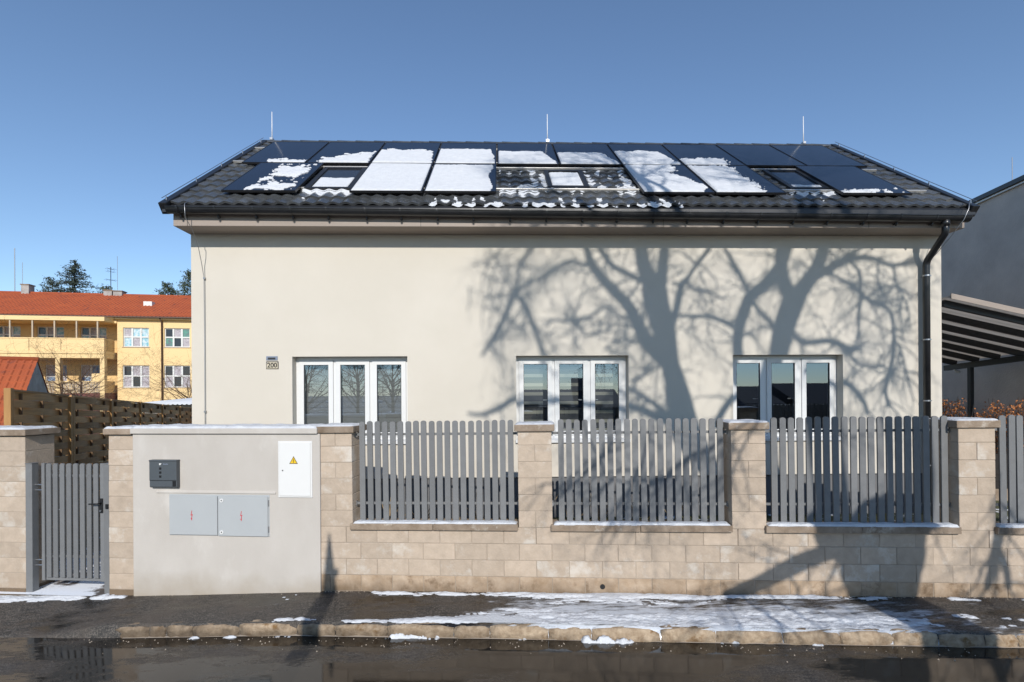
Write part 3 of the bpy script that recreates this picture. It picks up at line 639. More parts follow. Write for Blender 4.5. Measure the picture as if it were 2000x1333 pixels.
for x, f in ((HX0, 1), (HX1, -1)):
    p = [(x, 0, zt), (x, 0, ze), (x, 2.9, zr), (x, DEPTH, ze), (x, DEPTH, zt)]
    w.quad(*(p if f > 0 else p[::-1]))
H(w, 'wall', 'render')
pl = MB(); pl.box(HX0 + 0.02, HX1 - 0.02, 0.02, DEPTH - 0.02, 0.0, 1.049); H(pl, 'plinth', 'plinth')
pl = MB(); pl.box(HX0 + 0.005, HX1 - 0.005, -0.012, 0.03, 1.051, 1.061); H(pl, 'plinth_drip', 'alu')
# eaves box
e = MB(); e.prism_x([(0.05, 5.032), (-0.405, 5.032), (-0.405, 5.285), (0.05, 5.62)], HX0 - 0.022, HX1 + 0.022); H(e, 'fascia', 'fascia', bevel=0.004)
for x in (-4.77, -1.2, 2.6, 5.9):
    e = MB(); e.box(x, x + 0.006, -0.4075, -0.40, 5.034, 5.20); H(e, 'board_joint', 'black')
# roof deck (both slopes)
VX0, VX1 = -5.10, 7.575
dk = MB(); th = 0.10
yr, zr2 = 2.9, EZ + (2.9 - EY) * math.tan(PIT)
dk.prism_x([(EY + 0.02, EZ - 0.012), (yr, zr2 - 0.028), (2 * yr - EY - 0.02, EZ - 0.012), (2 * yr - EY - 0.02, EZ - 0.10), (yr, zr2 - 0.14), (EY + 0.02, EZ - 0.05)], VX0 + 0.01, VX1 - 0.01)
roof = H(dk, 'roof', 'tile')
fl = MB(); fl.quad(RP(VX0, -0.03, 0.004), RP(VX1, -0.03, 0.004), RP(VX1, 0.16, 0.004), RP(VX0, 0.16, 0.004))
fl.quad(RP(VX0, -0.03, 0.004), (VX0, EY - 0.03, EZ - 0.09), (VX1, EY - 0.03, EZ - 0.09), RP(VX1, -0.03, 0.004)); H(fl, 'eave_flashing', 'metal_dark')
# tiles
TW = 0.2045; TP = 0.30; TLn = 0.335
def tile_mb():
    m = MB(); K = 8
    for k in range(K + 1):
        u = k / K
        hgt = 0.006 + 0.028 * (0.5 - 0.5 * math.cos(2 * math.pi * (u ** 0.85)))
        x = u * TW
        m.v += [(x, 0, hgt - 0.004), (x, 0, hgt + 0.030), (x, TLn, hgt)]
    for k in range(K):
        a = 3 * k
        m.f += [(a + 1, a + 4, a + 5, a + 2), (a, a + 3, a + 4, a + 1)]
    return m
tme = tile_mb().mesh('roof_tile', 'tile', smooth=False)
field = MB(); NC = 62; NR = 14; rt = random.Random(5)
def vis(c, r):
    x = VX0 + c * TW
    return r <= 2 or (c <= 1 and r > 2) or (c >= NC - 2 and r > 2) or (0.0 <= x <= 2.4 and 3 <= r <= 5) or (c in (2,) and 3 <= r <= 8)
npick = 0
for r in range(NR):
    for c in range(NC):
        x = VX0 + c * TW; sl = 0.08 + r * TP
        if sl + 0.1 > RIDGE_SL: continue
        L = RP(x, sl + rt.uniform(-.004, .004), 0.0)
        if vis(c, r) and npick < 299:
            npick += 1
            inst('roof_tile', tme, roof, (L[0] - hl.x, L[1] - hl.y, L[2] - hl.z), (PIT, rt.uniform(-.006, .006), 0))
        else:
            n0 = len(field.v)
            for v in tme.vertices: field.v.append(RP(x + v.co.x, sl + v.co.y, v.co.z))
            for p in tme.polygons: field.f.append(tuple(n0 + i for i in p.vertices))
fo = H(field, 'roof_tile_field', 'tile', roof); fo['kind'] = 'stuff'
# ridge tiles and verge trims
rg = MB(); K = 8; LT = 0.43
for j, rr in ((0, 0.105), (1, 0.092)):
    for k in range(K + 1):
        t = math.pi * k / K; rg.v.append((j * LT, rr * math.cos(t), rr * math.sin(t) * 0.85))
for k in range(K): rg.f.append((k, k + 1, K + 1 + k + 1, K + 1 + k))
rg.f.append(tuple(range(K, -1, -1)))
rme = rg.mesh('ridge_tile', 'tile', smooth=True)
n = int((VX1 - VX0) / 0.4)
for k in range(n + 1): inst('ridge_tile', rme, roof, (VX0 + 0.4 * k - hl.x - (0.25 if k == n else 0), yr - hl.y, zr2 - 0.02 - hl.z))
for x0, x1 in ((VX0 - 0.03, VX0 + 0.09), (VX1 - 0.09, VX1 + 0.03)):
    v = MB(); q = [RP(x0, -0.05, -0.10), RP(x1, -0.05, -0.10), RP(x1, RIDGE_SL, -0.10), RP(x0, RIDGE_SL, -0.10), RP(x0, -0.05, 0.075), RP(x1, -0.05, 0.075), RP(x1, RIDGE_SL, 0.075), RP(x0, RIDGE_SL, 0.075)]
    v.v = q; v.f = [(0, 3, 2, 1), (4, 5, 6, 7), (0, 1, 5, 4), (1, 2, 6, 5), (2, 3, 7, 6), (3, 0, 4, 7)]
    vt = H(v, 'verge_trim', 'metal_black', roof, bevel=0.012, seg=2)
    xm = (x0 + x1) / 2
    wv = MB(); wv.tube([RP(xm, 0.0, 0.13), RP(xm, 1.5, 0.125), RP(xm, 3.0, 0.13), RP(xm, RIDGE_SL - 0.05, 0.125)], 0.005, 6)
    for k in range(5):
        sl = 0.1 + k * 0.98; wv.box(xm - 0.008, xm + 0.008, RP(0, sl)[1] - 0.052 - 0.008, RP(0, sl)[1] - 0.052 + 0.008, RP(0, sl, 0.075)[2] - 0.01, RP(0, sl, 0.13)[2])
    H(wv, 'lightning_conductor', 'galv', roof)
# gutter
def gz(x): return 5.262 + (5.168 - 5.262) * (x + 5.0) / 12.43
gu = MB(); GY = -0.505; K = 12; xs_ = np.linspace(-4.995, 7.43, 32)
for rr, sgn in ((0.078, 1), (0.074, -1)):
    n0 = len(gu.v)
    for x in xs_:
        for k in range(K + 1):
            t = math.pi + math.pi * k / K
            gu.v.append((x, GY + rr * math.cos(t), gz(x) + rr * math.sin(t)))
    for i in range(len(xs_) - 1):
        for k in range(K):
            a = n0 + i * (K + 1) + k; q = (a, a + K + 1, a + K + 2, a + 1)
            gu.f.append(q if sgn > 0 else q[::-1])
for i in (0, len(xs_) - 1):
    gu.f.append(tuple(i * (K + 1) + k for k in range(K + 1)))
gu.tube([(x, GY - 0.078, gz(x) + 0.002) for x in xs_], 0.011, 8)
gut = H(gu, 'gutter', 'metal_black', smooth=True)
br_ = MB()
for j, dx in ((0, -0.011), (1, 0.011)):
    for rr in (0.0785, 0.0835):
        for k in range(K + 1):
            t = math.pi + math.pi * k / K; br_.v.append((dx, rr * math.cos(t), rr * math.sin(t)))
k1 = K + 1
for k in range(K):
    br_.f += [(k1 + k, k1 + k + 1, 3 * k1 + k + 1, 3 * k1 + k), (k, k + 1, k1 + k + 1, k1 + k), (2 * k1 + k + 1, 2 * k1 + k, 3 * k1 + k, 3 * k1 + k + 1)]
br_.box(-0.011, 0.011, -0.094, -0.066, -0.004, 0.016); br_.tube([(0, 0.03, -0.10), (0, 0.05, -0.13)], 0.016, 8); br_.box(-0.008, 0.008, 0.02, 0.095, -0.105, -0.085)
bme = br_.mesh('bracket', 'metal_black')
for k in range(22):
    x = -4.81 + 0.556 * k + rt.uniform(-.015, .015)
    inst('bracket', bme, gut, (x - hl.x, GY - hl.y, gz(x) - hl.z))
dp = MB(); dp.tube([(7.06, GY, 5.12), (7.06, GY, 4.95), (7.063, GY + 0.012, 4.91), (7.098, -0.135, 4.60), (7.10, -0.105, 4.55), (7.10, -0.10, 4.50), (7.10, -0.10, 0.38)], 0.05, 14)
dp.tube([(7.06, GY, 5.13), (7.06, GY, 5.02)], 0.060, 14)
dpo = H(dp, 'downpipe', 'metal_black', smooth=True)
for z in (4.34, 3.28, 2.268, 1.2):
    q = MB(); q.tube([(7.10, -0.10, z - 0.011), (7.10, -0.10, z + 0.011)], 0.0545, 14); q.box(7.092, 7.108, -0.06, 0.0, z - 0.008, z + 0.008); q.box(7.15, 7.178, -0.108, -0.092, z - 0.009, z + 0.009)
    H(q, 'clip', 'galv', dpo)
for (pts, nm) in (([(-4.69, -0.52, 5.36), (-4.69, -0.60, 5.30), (-4.685, -0.595, 5.1), (-4.68, -0.44, 4.98), (-4.70, -0.25, 4.78), (-4.735, -0.10, 4.55), (-4.735, -0.035, 4.32), (-4.735, -0.03, 3.2), (-4.735, -0.03, 1.9), (-4.735, -0.03, 0.4)], 'a'),
                  ([(7.45, -0.42, 5.45), (7.40, -0.56, 5.40), (7.33, -0.62, 5.27), (7.27, -0.60, 5.10), (7.20, -0.42, 4.86), (7.165, -0.12, 4.60), (7.162, -0.07, 4.40), (7.162, -0.07, 3.0), (7.162, -0.07, 0.4)], 'b')):
    q = MB(); q.tube(pts, 0.0055, 6); co = H(q, 'lightning_conductor', 'galv', smooth=True)
    if nm == 'a':
        for z in (4.30, 2.15):
            q = MB(); q.box(-4.750, -4.720, -0.036, 0.0, z, z + 0.03); H(q, 'clip', 'galv', co)

# windows
def window(i, x0, x1):
    wx = empty('window', ((x0 + x1) / 2 - hl.x, 0 - hl.y, WZ0 - hl.z)); wx.parent = house
    ox, oz = (x0 + x1) / 2, WZ0
    def W(mb, name, m, **k):
        mb.v = [(x - ox, y, z - oz) for x, y, z in mb.v]; return mb.build(name, m, wx, **k)
    y0, y1 = RV, RV + 0.07
    fr = MB(); F_ = 0.05
    fr.box(x0 + 0.002, x0 + F_, y0, y1, WZ0 + 0.001, WZ1 - 0.002); fr.box(x1 - F_, x1 - 0.002, y0, y1, WZ0 + 0.001, WZ1 - 0.002)
    fr.box(x0 + F_, x1 - F_, y0, y1, WZ1 - F_, WZ1 - 0.002); fr.box(x0 + F_, x1 - F_, y0, y1, WZ0 + 0.001, WZ0 + F_ + 0.01)
    S = ((x1 - x0) - 0.05 * 2 - 0.04 * 2) / 3
    sx = [x0 + 0.05 + k * (S + 0.04) for k in range(3)]
    for k in range(2): fr.box(sx[k] + S, sx[k] + S + 0.04, y0 + 0.004, y1, WZ0 + F_, WZ1 - F_)
    W(fr, 'frame', 'white')
    zs0, zs1 = WZ0 + F_ + 0.012, WZ1 - F_ - 0.002; st = 0.075
    for k in range(3):
        a, b_ = sx[k] + 0.003, sx[k] + S - 0.003
        s_ = MB(); ya, yb = y0 - 0.014, y1 - 0.015
        s_.box(a, a + st, ya, yb, zs0, zs1); s_.box(b_ - st, b_, ya, yb, zs0, zs1)
        s_.box(a + st, b_ - st, ya + 0.001, yb, zs1 - st, zs1); s_.box(a + st, b_ - st, ya + 0.001, yb, zs0, zs0 + st)
        W(s_, 'sash', 'white')
        gk = MB(); t = 0.007
        for q in ((a + st, a + st + t, zs0 + st, zs1 - st), (b_ - st - t, b_ - st, zs0 + st, zs1 - st), (a + st + t, b_ - st - t, zs1 - st - t, zs1 - st), (a + st + t, b_ - st - t, zs0 + st, zs0 + st + t)):
            gk.box(q[0], q[1], ya + 0.006, ya + 0.02, q[2], q[3])
        W(gk, 'gasket', 'black')
        gl = MB(); gl.quad((a + st, ya + 0.022, zs0 + st), (b_ - st, ya + 0.022, zs0 + st), (b_ - st, ya + 0.022, zs1 - st), (a + st, ya + 0.022, zs1 - st)); W(gl, 'pane', 'glass')
        # blinds
        xa, xb = a + st - 0.03, b_ - st + 0.03
        if i == 0:
            bl = MB(); zc = zs0 + 0.05
            while zc < zs1 - 0.05:
                bl.prism_x([(0.275, zc), (0.271, zc + 0.04), (0.275, zc + 0.085), (0.279, zc + 0.0845), (0.276, zc + 0.04), (0.279, zc)], xa, xb); zc += 0.088
            W(bl, 'blind', 'blind')
        elif i == 1:
            zc = zs0 + 0.05; b1, b2 = MB(), MB()
            while zc < zs1 - 0.06:
                b1.box(xa, xb - 0.10, 0.272, 0.275, zc, zc + 0.055); b2.box(xa, xb - 0.10, 0.277, 0.279, zc + 0.055, zc + 0.155); zc += 0.155
            b2.box(xa, xb - 0.02, 0.25, 0.29, zs1 - 0.12, zs1 - 0.05)
            W(b1, 'blind', 'blind_light'); W(b2, 'blind', 'blind_dark')
        hx = (b_ - st + 0.03) if k != 2 else (a + st - 0.03); sg = -1 if k != 2 else 1
        hd = MB(); hm = (zs0 + zs1) / 2 - 0.06
        hd.box(hx - 0.012, hx + 0.012, yb, yb + 0.012, hm - 0.03, hm + 0.03); hd.box(min(hx, hx + sg * 0.10), max(hx, hx + sg * 0.10), yb + 0.03, yb + 0.045, hm + 0.008, hm + 0.026); hd.box(hx - 0.008, hx + 0.008, yb + 0.012, yb + 0.045, hm + 0.008, hm + 0.026)
        W(hd, 'handle', 'galv')
    sl_ = MB(); sl_.prism_x([(RV - 0.0, WZ0 + 0.022), (-0.045, WZ0 + 0.004), (-0.045, WZ0 - 0.042), (-0.035, WZ0 - 0.042), (-0.035, WZ0 - 0.006), (RV, WZ0 + 0.008)], x0 - 0.015, x1 + 0.015); W(sl_, 'sill', 'white')
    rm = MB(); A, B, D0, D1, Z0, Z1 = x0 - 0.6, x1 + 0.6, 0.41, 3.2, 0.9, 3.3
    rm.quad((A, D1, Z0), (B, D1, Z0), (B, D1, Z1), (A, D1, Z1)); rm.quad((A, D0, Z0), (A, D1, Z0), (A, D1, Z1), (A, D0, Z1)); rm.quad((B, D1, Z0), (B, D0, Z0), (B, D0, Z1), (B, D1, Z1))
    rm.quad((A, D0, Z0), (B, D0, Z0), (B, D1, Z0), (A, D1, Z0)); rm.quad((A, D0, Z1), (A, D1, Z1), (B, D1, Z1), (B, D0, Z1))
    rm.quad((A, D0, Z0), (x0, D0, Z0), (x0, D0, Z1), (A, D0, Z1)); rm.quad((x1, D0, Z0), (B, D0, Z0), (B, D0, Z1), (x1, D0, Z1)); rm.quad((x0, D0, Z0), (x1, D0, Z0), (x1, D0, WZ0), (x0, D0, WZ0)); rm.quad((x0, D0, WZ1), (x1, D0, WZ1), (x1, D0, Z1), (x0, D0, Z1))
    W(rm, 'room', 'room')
    return wx
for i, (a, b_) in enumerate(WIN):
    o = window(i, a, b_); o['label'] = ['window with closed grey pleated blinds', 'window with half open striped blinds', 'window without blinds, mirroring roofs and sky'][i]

# house number plates
hn = empty('house_number_plate', (-3.668, -0.001, 2.91), label='cream enamel house number plate reading 200', cat='number plate')
b = MB(); b.box(-0.098, 0.098, -0.010, 0, -0.062, 0.062); b.build('plate', 'black', hn, bevel=0.003)
b = MB(); b.box(-0.088, 0.088, -0.0125, -0.009, -0.054, 0.050); b.build('enamel_face', 'cream', hn, bevel=0.002)
inst('numerals', text_mesh('numerals', '200', 0.106, 'black'), hn, (0, -0.0135, -0.004), (rad(90), 0, 0))
for x in (-0.08, 0.08):
    b = MB(); b.tube([(x, -0.012, 0.043), (x, -0.0155, 0.043)], 0.006, 8); b.build('screw', 'galv', hn)
hn2 = empty('street_name_plate', (-3.675, -0.001, 3.022), label='small blue-grey plate mounted just above the house number', cat='sign')
b = MB(); b.box(-0.092, 0.092, -0.009, 0, -0.034, 0.034); b.build('plate', 'slate_blue', hn2, bevel=0.003)
b = MB(); b.box(-0.062, 0.058, -0.0115, -0.008, -0.020, 0.012); b.build('print_band', 'metal_dark', hn2)

# skylights
for (x0, x1, a, c) in ((-3.17, -2.40, 0.72, 2.0), (0.85, 1.55, 0.86, 1.90), (4.98, 5.66, 0.84, 2.02)):
    sk = MB(); f = 0.075
    def slab(mb, xa, xb, s0, s1, n0, n1):
        n = len(mb.v); mb.v += [RP(xa, s0, n0), RP(xb, s0, n0), RP(xb, s1, n0), RP(xa, s1, n0), RP(xa, s0, n1), RP(xb, s0, n1), RP(xb, s1, n1), RP(xa, s1, n1)]
        mb.f += [tuple(n + i for i in q) for q in ((0, 3, 2, 1), (4, 5, 6, 7), (0, 1, 5, 4), (1, 2, 6, 5), (2, 3, 7, 6), (3, 0, 4, 7))]
    slab(sk, x0, x0 + f, a, c, 0.0, 0.085); slab(sk, x1 - f, x1, a, c, 0.0, 0.085); slab(sk, x0 + f, x1 - f, c - f, c, 0.0, 0.085); slab(sk, x0 + f, x1 - f, a, a + f, 0.0, 0.080)
    so = H(sk, 'skylight', 'metal_dark', roof)
    sg_ = MB(); slab(sg_, x0 + f, x1 - f, a + f, c - f, 0.0, 0.066); H(sg_, 'skylight_pane', 'dark_glass', roof)

# ================================================================== solar panels
PW = 1.185
def panel(x0, s0, label):
    L = 1.712; wd = PW - 0.022
    base = Vector(RP(x0, s0, 0.118 - 0.036))
    e = empty('solar_panel', base, (PIT, 0, 0), label, 'solar panel', 'solar panels on the roof')
    f = MB(); t = 0.014
    f.box(0, wd, 0, t, 0, 0.036); f.box(0, wd, L - t, L, 0, 0.036); f.box(0, t, t, L - t, 0, 0.036); f.box(wd - t, wd, t, L - t, 0, 0.036)
    f.build('frame', 'panel_frame', e)
    g_ = MB(); g_.box(t, wd - t, t, L - t, 0.004, 0.0335); g_.build('glass', 'panel', e)
    return e
ordn = ['leftmost', 'second', 'third', 'fourth', 'fifth', 'sixth', 'seventh', 'eighth', 'ninth', 'rightmost']
snw = ['thin snow along its lower edge', 'ragged snow on its lower right', 'snow on its lower half', 'snow on its lower half', 'snow below its middle', 'snow below its middle', 'snow on its lower half', 'little snow', 'no snow', 'no snow']
for i in range(10):
    lb = '%s solar panel%s of the upper row, %s' % (ordn[i], '' if i in (0, 9) else ' from the left', snw[i]); panel(-4.74 + PW * i, 2.178, lb)
LOW = [(-4.385, 'leftmost solar panel of the lower row, two ragged snow patches'), (-2.37, 'lower solar panel fully snow covered, right of the left skylight'), (-1.185, 'lower snow covered solar panel left of the tile gap'),
       (2.37, 'lower snow covered solar panel right of the tile gap'), (3.555, 'lower solar panel half covered with snow, left of the right skylight'), (5.66, 'rightmost solar panel of the lower row, nearly bare')]
for x, lb in LOW: panel(x, 0.452, lb)
for sl, x0, x1, lb in ((0.74, -4.42, 7.28, 'aluminium mounting rail under the lower panels, nearest the eaves'), (2.06, -4.42, 7.22, 'aluminium mounting rail along the top of the lower panels'),
                   (2.42, -5.02, 7.12, 'aluminium mounting rail under the foot of the upper panels'), (3.52, -5.02, 7.12, 'aluminium mounting rail under the top of the upper panels')):
    r = MB(); r.box(0, x1 - x0, 0, 0.045, 0, 0.04); o = r.build('mounting_rail', 'alu', None, bevel=0.003)
    o.location = RP(x0, sl, 0.040); o.rotation_euler = (PIT, 0, 0); tag(o, lb, 'rail', 'panel mounting rails')
for x, lb in ((-4.94, 'thin lightning rod at the left end of the roof ridge'), (1.113, 'thin lightning rod in the middle of the roof ridge'), (6.90, 'thin lightning rod at the right end of the roof ridge')):
    e = empty('lightning_rod', (x, 2.9, 8.04), label=lb, cat='lightning rod', group='lightning rods on the ridge')
    b = MB(); b.tube([(0, 0, -0.04), (0, 0, 0.60)], [0.011, 0.008], 8); b.build('rod', 'white_rod', e, smooth=True)
    b = MB(); b.box(-0.03, 0.03, -0.05, 0.05, -0.03, 0.02); b.build('clamp', 'galv', e)

# snow lying on panels, skylights and tiles
roof_snow = MB()
def roof_patch(x0, x1, s0, s1, cov, n, th=0.026, seed=1, du=0.011, dv=0.013, amp=0.9, fx=6.0, fy=10.0):
    Uq, Vq = np.meshgrid(np.linspace(x0, x1, int((x1 - x0) / du) + 2), np.linspace(s0, s1, int((s1 - s0) / dv) + 2), indexing='ij')
    u = (Uq - x0) / (x1 - x0); v = (Vq - s0) / (s1 - s0)
    nz = fbm(Uq * fx + seed * 3.1, Vq * fy + seed * 1.7, seed, 5) - 0.5
    nz2 = fbm(Uq * 20 + seed, Vq * 38 + seed, seed + 9, 3) - 0.5
    cvr = cov(u, v) + nz * amp + nz2 * 0.55 * amp
    ed = np.minimum(np.minimum(Uq - x0, x1 - Uq), np.minimum(Vq - s0, s1 - Vq)) / 0.02
    Hh = th * np.clip(cvr / 0.16, 0, 1) ** 0.6 * np.clip(ed, 0, 1) * (0.75 + 0.8 * (fbm(Uq * 3 + seed, Vq * 3, seed + 50, 3) - 0.5))
    nn = n(Uq, Vq) if callable(n) else n
    def fn(a, b_, h):
        h = h + nn
        return (a, EY + b_ * cp - h * sp_, EZ + b_ * sp_ + h * cp)
    snow_sheet(roof_snow, Uq, Vq, Hh, fn)
PN = 0.1165
def P_(x, s0, cov, seed, **k): roof_patch(x + 0.02, x + PW - 0.048, s0 + 0.02, s0 + 1.672, cov, PN, seed=seed, **k)
up = lambda i: -4.74 + PW * i
def cut(edge, slope):      # dark triangle on the right side of a panel
    return lambda u, v: (edge - u - slope * v) * 6
mn = np.minimum
P_(up(0), 2.178, lambda u, v: mn((0.10 - v) * 4, (u - 0.42) * 3), 1)
P_(up(1), 2.178, lambda u, v: mn(mn((0.10 + 0.40 * u - v) * 3.2, (u - 0.2) * 2.5), (0.97 - u) * 9), 2)
P_(up(2), 2.178, lambda u, v: mn(mn((0.60 - v) * 5, (1.0 - u - 0.12 * v) * 9), 0.7), 3)
P_(up(3), 2.178, lambda u, v: mn(mn((0.66 - v) * 7, (1.02 - u - 0.16 * v) * 9), 0.8), 4, amp=0.6)
P_(up(4), 2.178, lambda u, v: mn(mn((0.56 - v) * 7, (1.0 - u - 0.36 * v) * 7), 0.8), 5, amp=0.6)
P_(up(5), 2.178, lambda u, v: mn(mn((0.52 - v) * 7, (1.0 - u - 0.40 * v) * 7), 0.8), 6, amp=0.6)
P_(up(6), 2.178, lambda u, v: mn(mn((0.60 - v) * 5, (0.98 - u - 0.30 * v) * 6), 0.7), 7, amp=0.8)
P_(up(7), 2.178, lambda u, v: mn(mn((0.27 - v) * 5, (0.78 - u) * 4), 0.6), 8)
P_(-4.385, 0.452, lambda u, v: mn(mn(0.16 - np.abs(v - 0.14) * 2.0, (u - 0.33) * 3), (0.93 - u) * 5) , 11)
P_(-4.385, 0.452, lambda u, v: mn(mn(0.30 - np.abs(v - 0.68) * 1.6, (u - 0.42) * 3), (0.92 - u) * 5), 12)
P_(-2.37, 0.452, lambda u, v: mn((1.03 - u) * 9, 0.9) + 0 * v, 13, amp=0.4, th=0.022)
P_(-1.185, 0.452, lambda u, v: mn((0.93 - u + 0.03 * np.sin(v * 9)) * 9, mn((0.96 - v) * 9, 0.8)), 14, amp=0.5, th=0.022)
P_(2.37, 0.452, lambda u, v: mn(mn((0.88 - u - 0.12 * v + 0.10 * np.sin(v * 7)) * 4, (u + 0.05) * 6), 0.55), 15, amp=1.0)
P_(3.555, 0.452, lambda u, v: mn(mn((0.72 - u - 0.10 * v) * 3.2, (0.98 - v) * 5), 0.42), 16, amp=1.2)
P_(5.66, 0.452, lambda u, v: mn((0.09 - v) * 5, 0.32 - np.abs(u - 0.32) * 1.1), 17)
SKN = 0.065
roof_patch(-3.08, -2.49, 0.80, 1.92, lambda u, v: mn((0.50 - v) * 6, 0.7), SKN, seed=21, th=0.02, amp=0.7, fx=3, fy=3)
roof_patch(0.93, 1.47, 0.94, 1.82, lambda u, v: mn((0.97 - v) * 5, 0.7) - 0.25 * sstep(0.7, 1, v), SKN, seed=22, th=0.02, amp=0.6)
roof_patch(5.06, 5.58, 0.92, 1.94, lambda u, v: mn((0.10 - v) * 6, 0.3), SKN, seed=23)
def tile_n(Uq, Vq):
    u = ((Uq - VX0) / TW) % 1.0
    hgt = 0.006 + 0.028 * (0.5 - 0.5 * np.cos(2 * np.pi * u ** 0.85))
    f = ((Vq - 0.08) / TP) % 1.0
    return hgt + 0.030 * (1 - f * 0.9) + 0.001
def trough(Uq): return ((Uq - VX0) / TW) % 1.0
def tcov(x0, x1, s0, s1, strength):
    def c(u, v):
        X_ = x0 + u * (x1 - x0); V_ = s0 + v * (s1 - s0)
        tr = np.cos(2 * np.pi * trough(X_) ** 0.85); f = ((V_ - 0.08) / TP) % 1.0
        lo = fbm(X_ * 3.7 + 4, V_ * 3.1 + 2, 88, 3) - 0.5
        return strength(X_, V_) + 0.20 * tr + 0.18 * (f - 0.5) + 1.5 * lo - 0.06
    return c
def tp(x0, x1, s0, s1, st, seed, amp=0.9, th=0.018): roof_patch(x0, x1, s0, s1, tcov(x0, x1, s0, s1, st), tile_n, seed=seed, amp=amp, th=th, du=0.014, dv=0.016)
tp(-2.3, 4.0, -0.015, 0.40, lambda X_, V_: -0.02 - 0.42 * sstep(0.02, 0.42, V_) - 0.9 * sstep(2.4, 3.6, X_) - 0.9 * (1 - sstep(-2.2, -0.8, X_)), 31)
tp(0.02, 2.36, 0.40, 0.74, lambda X_, V_: -0.30 + 0.5 * sstep(0.62, 0.72, V_) - 0.2 * sstep(0.4, 1.0, X_), 32)
tp(0.02, 2.36, 0.80, 2.05, lambda X_, V_: -0.34 + 0.30 * np.exp(-((X_ - 0.70) / 0.16) ** 2) + 0.35 * np.exp(-((V_ - 0.86) / 0.10) ** 2) + 0.45 * np.exp(-((X_ - 2.28) / 0.12) ** 2), 33)
tp(-3.2, -2.4, 0.36, 0.72, lambda X_, V_: -0.42 + 0.75 * sstep(0.60, 0.72, V_), 34)
tp(4.9, 5.75, 0.36, 0.72, lambda X_, V_: -0.40 + 0.75 * sstep(0.58, 0.72, V_), 35)
ro = roof_snow.build('roof_snow', 'snow', smooth=True); tag(ro, 'thin snow lying on the solar panels, skylights and roof tiles', 'snow', kind='stuff')
co = snowmb.build('coping_snow', 'snow', smooth=True); tag(co, 'thin snow lying on the wall copings and pillar caps', 'snow', kind='stuff')

# ================================================================== snow on the pavement and at the kerb
gs = MB()
Sg, Tg = np.meshgrid(np.arange(-7.6, 6.6, 0.0125), np.arange(-0.012, 0.80, 0.0125), indexing='ij')
n1 = fbm(Sg * 2.6 + 11, Tg * 9 + 3, 71, 6) - 0.5
n2 = fbm(Sg * 13 + 5, Tg * 40 + 8, 77, 3) - 0.5
def bump(s, c, w): return np.exp(-((s - c) / w) ** 2)
band = lambda a, b, w, x: sstep(a - w, a + w, x) * (1 - sstep(b - w, b + w, x))
cov = -0.55 * np.ones_like(Sg)
cov += 0.62 * band(-0.35, 3.9, 0.35, Sg) * (0.42 + 0.58 * sstep(0.30, 0.58, Tg))
cov += 0.34 * band(0.35, 2.2, 0.4, Sg) * band(0.02, 0.30, 0.08, Tg)
cov -= 0.30 * band(0.2, 1.6, 0.4, Sg) * bump(Tg, 0.40, 0.10)
cov += 0.55 * band(-1.75, 4.35, 0.2, Sg) * bump(Tg, 0.055, 0.055)
cov -= 0.35 * band(2.3, 4.4, 0.3, Sg) * bump(Tg, 0.20, 0.09)
cov += 0.62 * band(-2.75, 0.2, 0.25, Sg) * bump(Tg, 0.735, 0.05)
cov += 0.45 * band(-1.2, 0.4, 0.3, Sg) * bump(Tg, 0.70, 0.09)
cov += 0.95 * band(-7.6, -5.55, 0.12, Sg) * (1 - sstep(0.10, 0.26, Tg + 0.10 * (Sg + 7) * 0.3))
cov += 0.85 * band(-5.45, -4.95, 0.08, Sg) * (1 - sstep(0.05, 0.16, Tg))
cov += 0.5 * band(4.9, 6.4, 0.2, Sg) * bump(Tg, 0.06, 0.04)
cov += 0.30 * band(3.6, 6.4, 0.4, Sg) * band(0.40, 0.70, 0.08, Tg)
Hg = 0.020 * np.clip((cov + 1.25 * n1 + 0.55 * n2 + 0.02) / 0.42, 0, 1) ** 0.8 * np.clip((Tg + 0.012) / 0.02, 0, 1)
def gfn(s, t, h):
    x = F0.x + FD.x * s - FN.x * t; y = F0.y + FD.y * s - FN.y * t
    wz = 0.012 * (fbm(s * 1.7 + 50., t * 1.7 + 50., 3, 3) - 0.5)
    return (x, y, z_pave(s, t) + wz + 0.003 + h)
snow_sheet(gs, Sg, Tg, Hg, gfn)
# lumps fallen into the gutter and scattered crumbs
def road_snow(s0, s1, t0, t1, seed, lift, th):
    S2, T2 = np.meshgrid(np.arange(s0, s1, 0.010), np.arange(t0, t1, 0.010), indexing='ij')
    q = fbm(S2 * 11 + seed, T2 * 15, seed, 4) - 0.5
    d = np.minimum(np.minimum(S2 - s0, s1 - S2) / 0.20, np.minimum(T2 - t0, t1 - T2) / 0.035)
    hh = th * np.clip((np.clip(d, 0, 1) - 0.86 + 2.4 * q) / 0.5, 0, 1) ** 0.7
    def fn(s, t, h):
        x = F0.x + FD.x * s - FN.x * t; y = F0.y + FD.y * s - FN.y * t
        return (x, y, z_road(s, t) + 0.004 + h)
    snow_sheet(gs, S2, T2, hh, fn)
for a in ((-1.35, -0.70, 0.80, 0.89, 91, 0, 0.045), (0.55, 1.45, 0.80, 0.92, 92, 0, 0.055), (2.1, 2.5, 0.81, 0.87, 93, 0, 0.04), (-3.6, -2.2, 0.83, 0.90, 94, 0, 0.018), (-0.2, 0.3, 0.82, 0.86, 95, 0, 0.02), (3.0, 3.5, 0.82, 0.87, 96, 0, 0.02)):
    road_snow(*a)
tag(gs.build('pavement_snow', 'snow', smooth=True), 'patchy snow on the pavement and in the gutter', 'snow', kind='stuff')
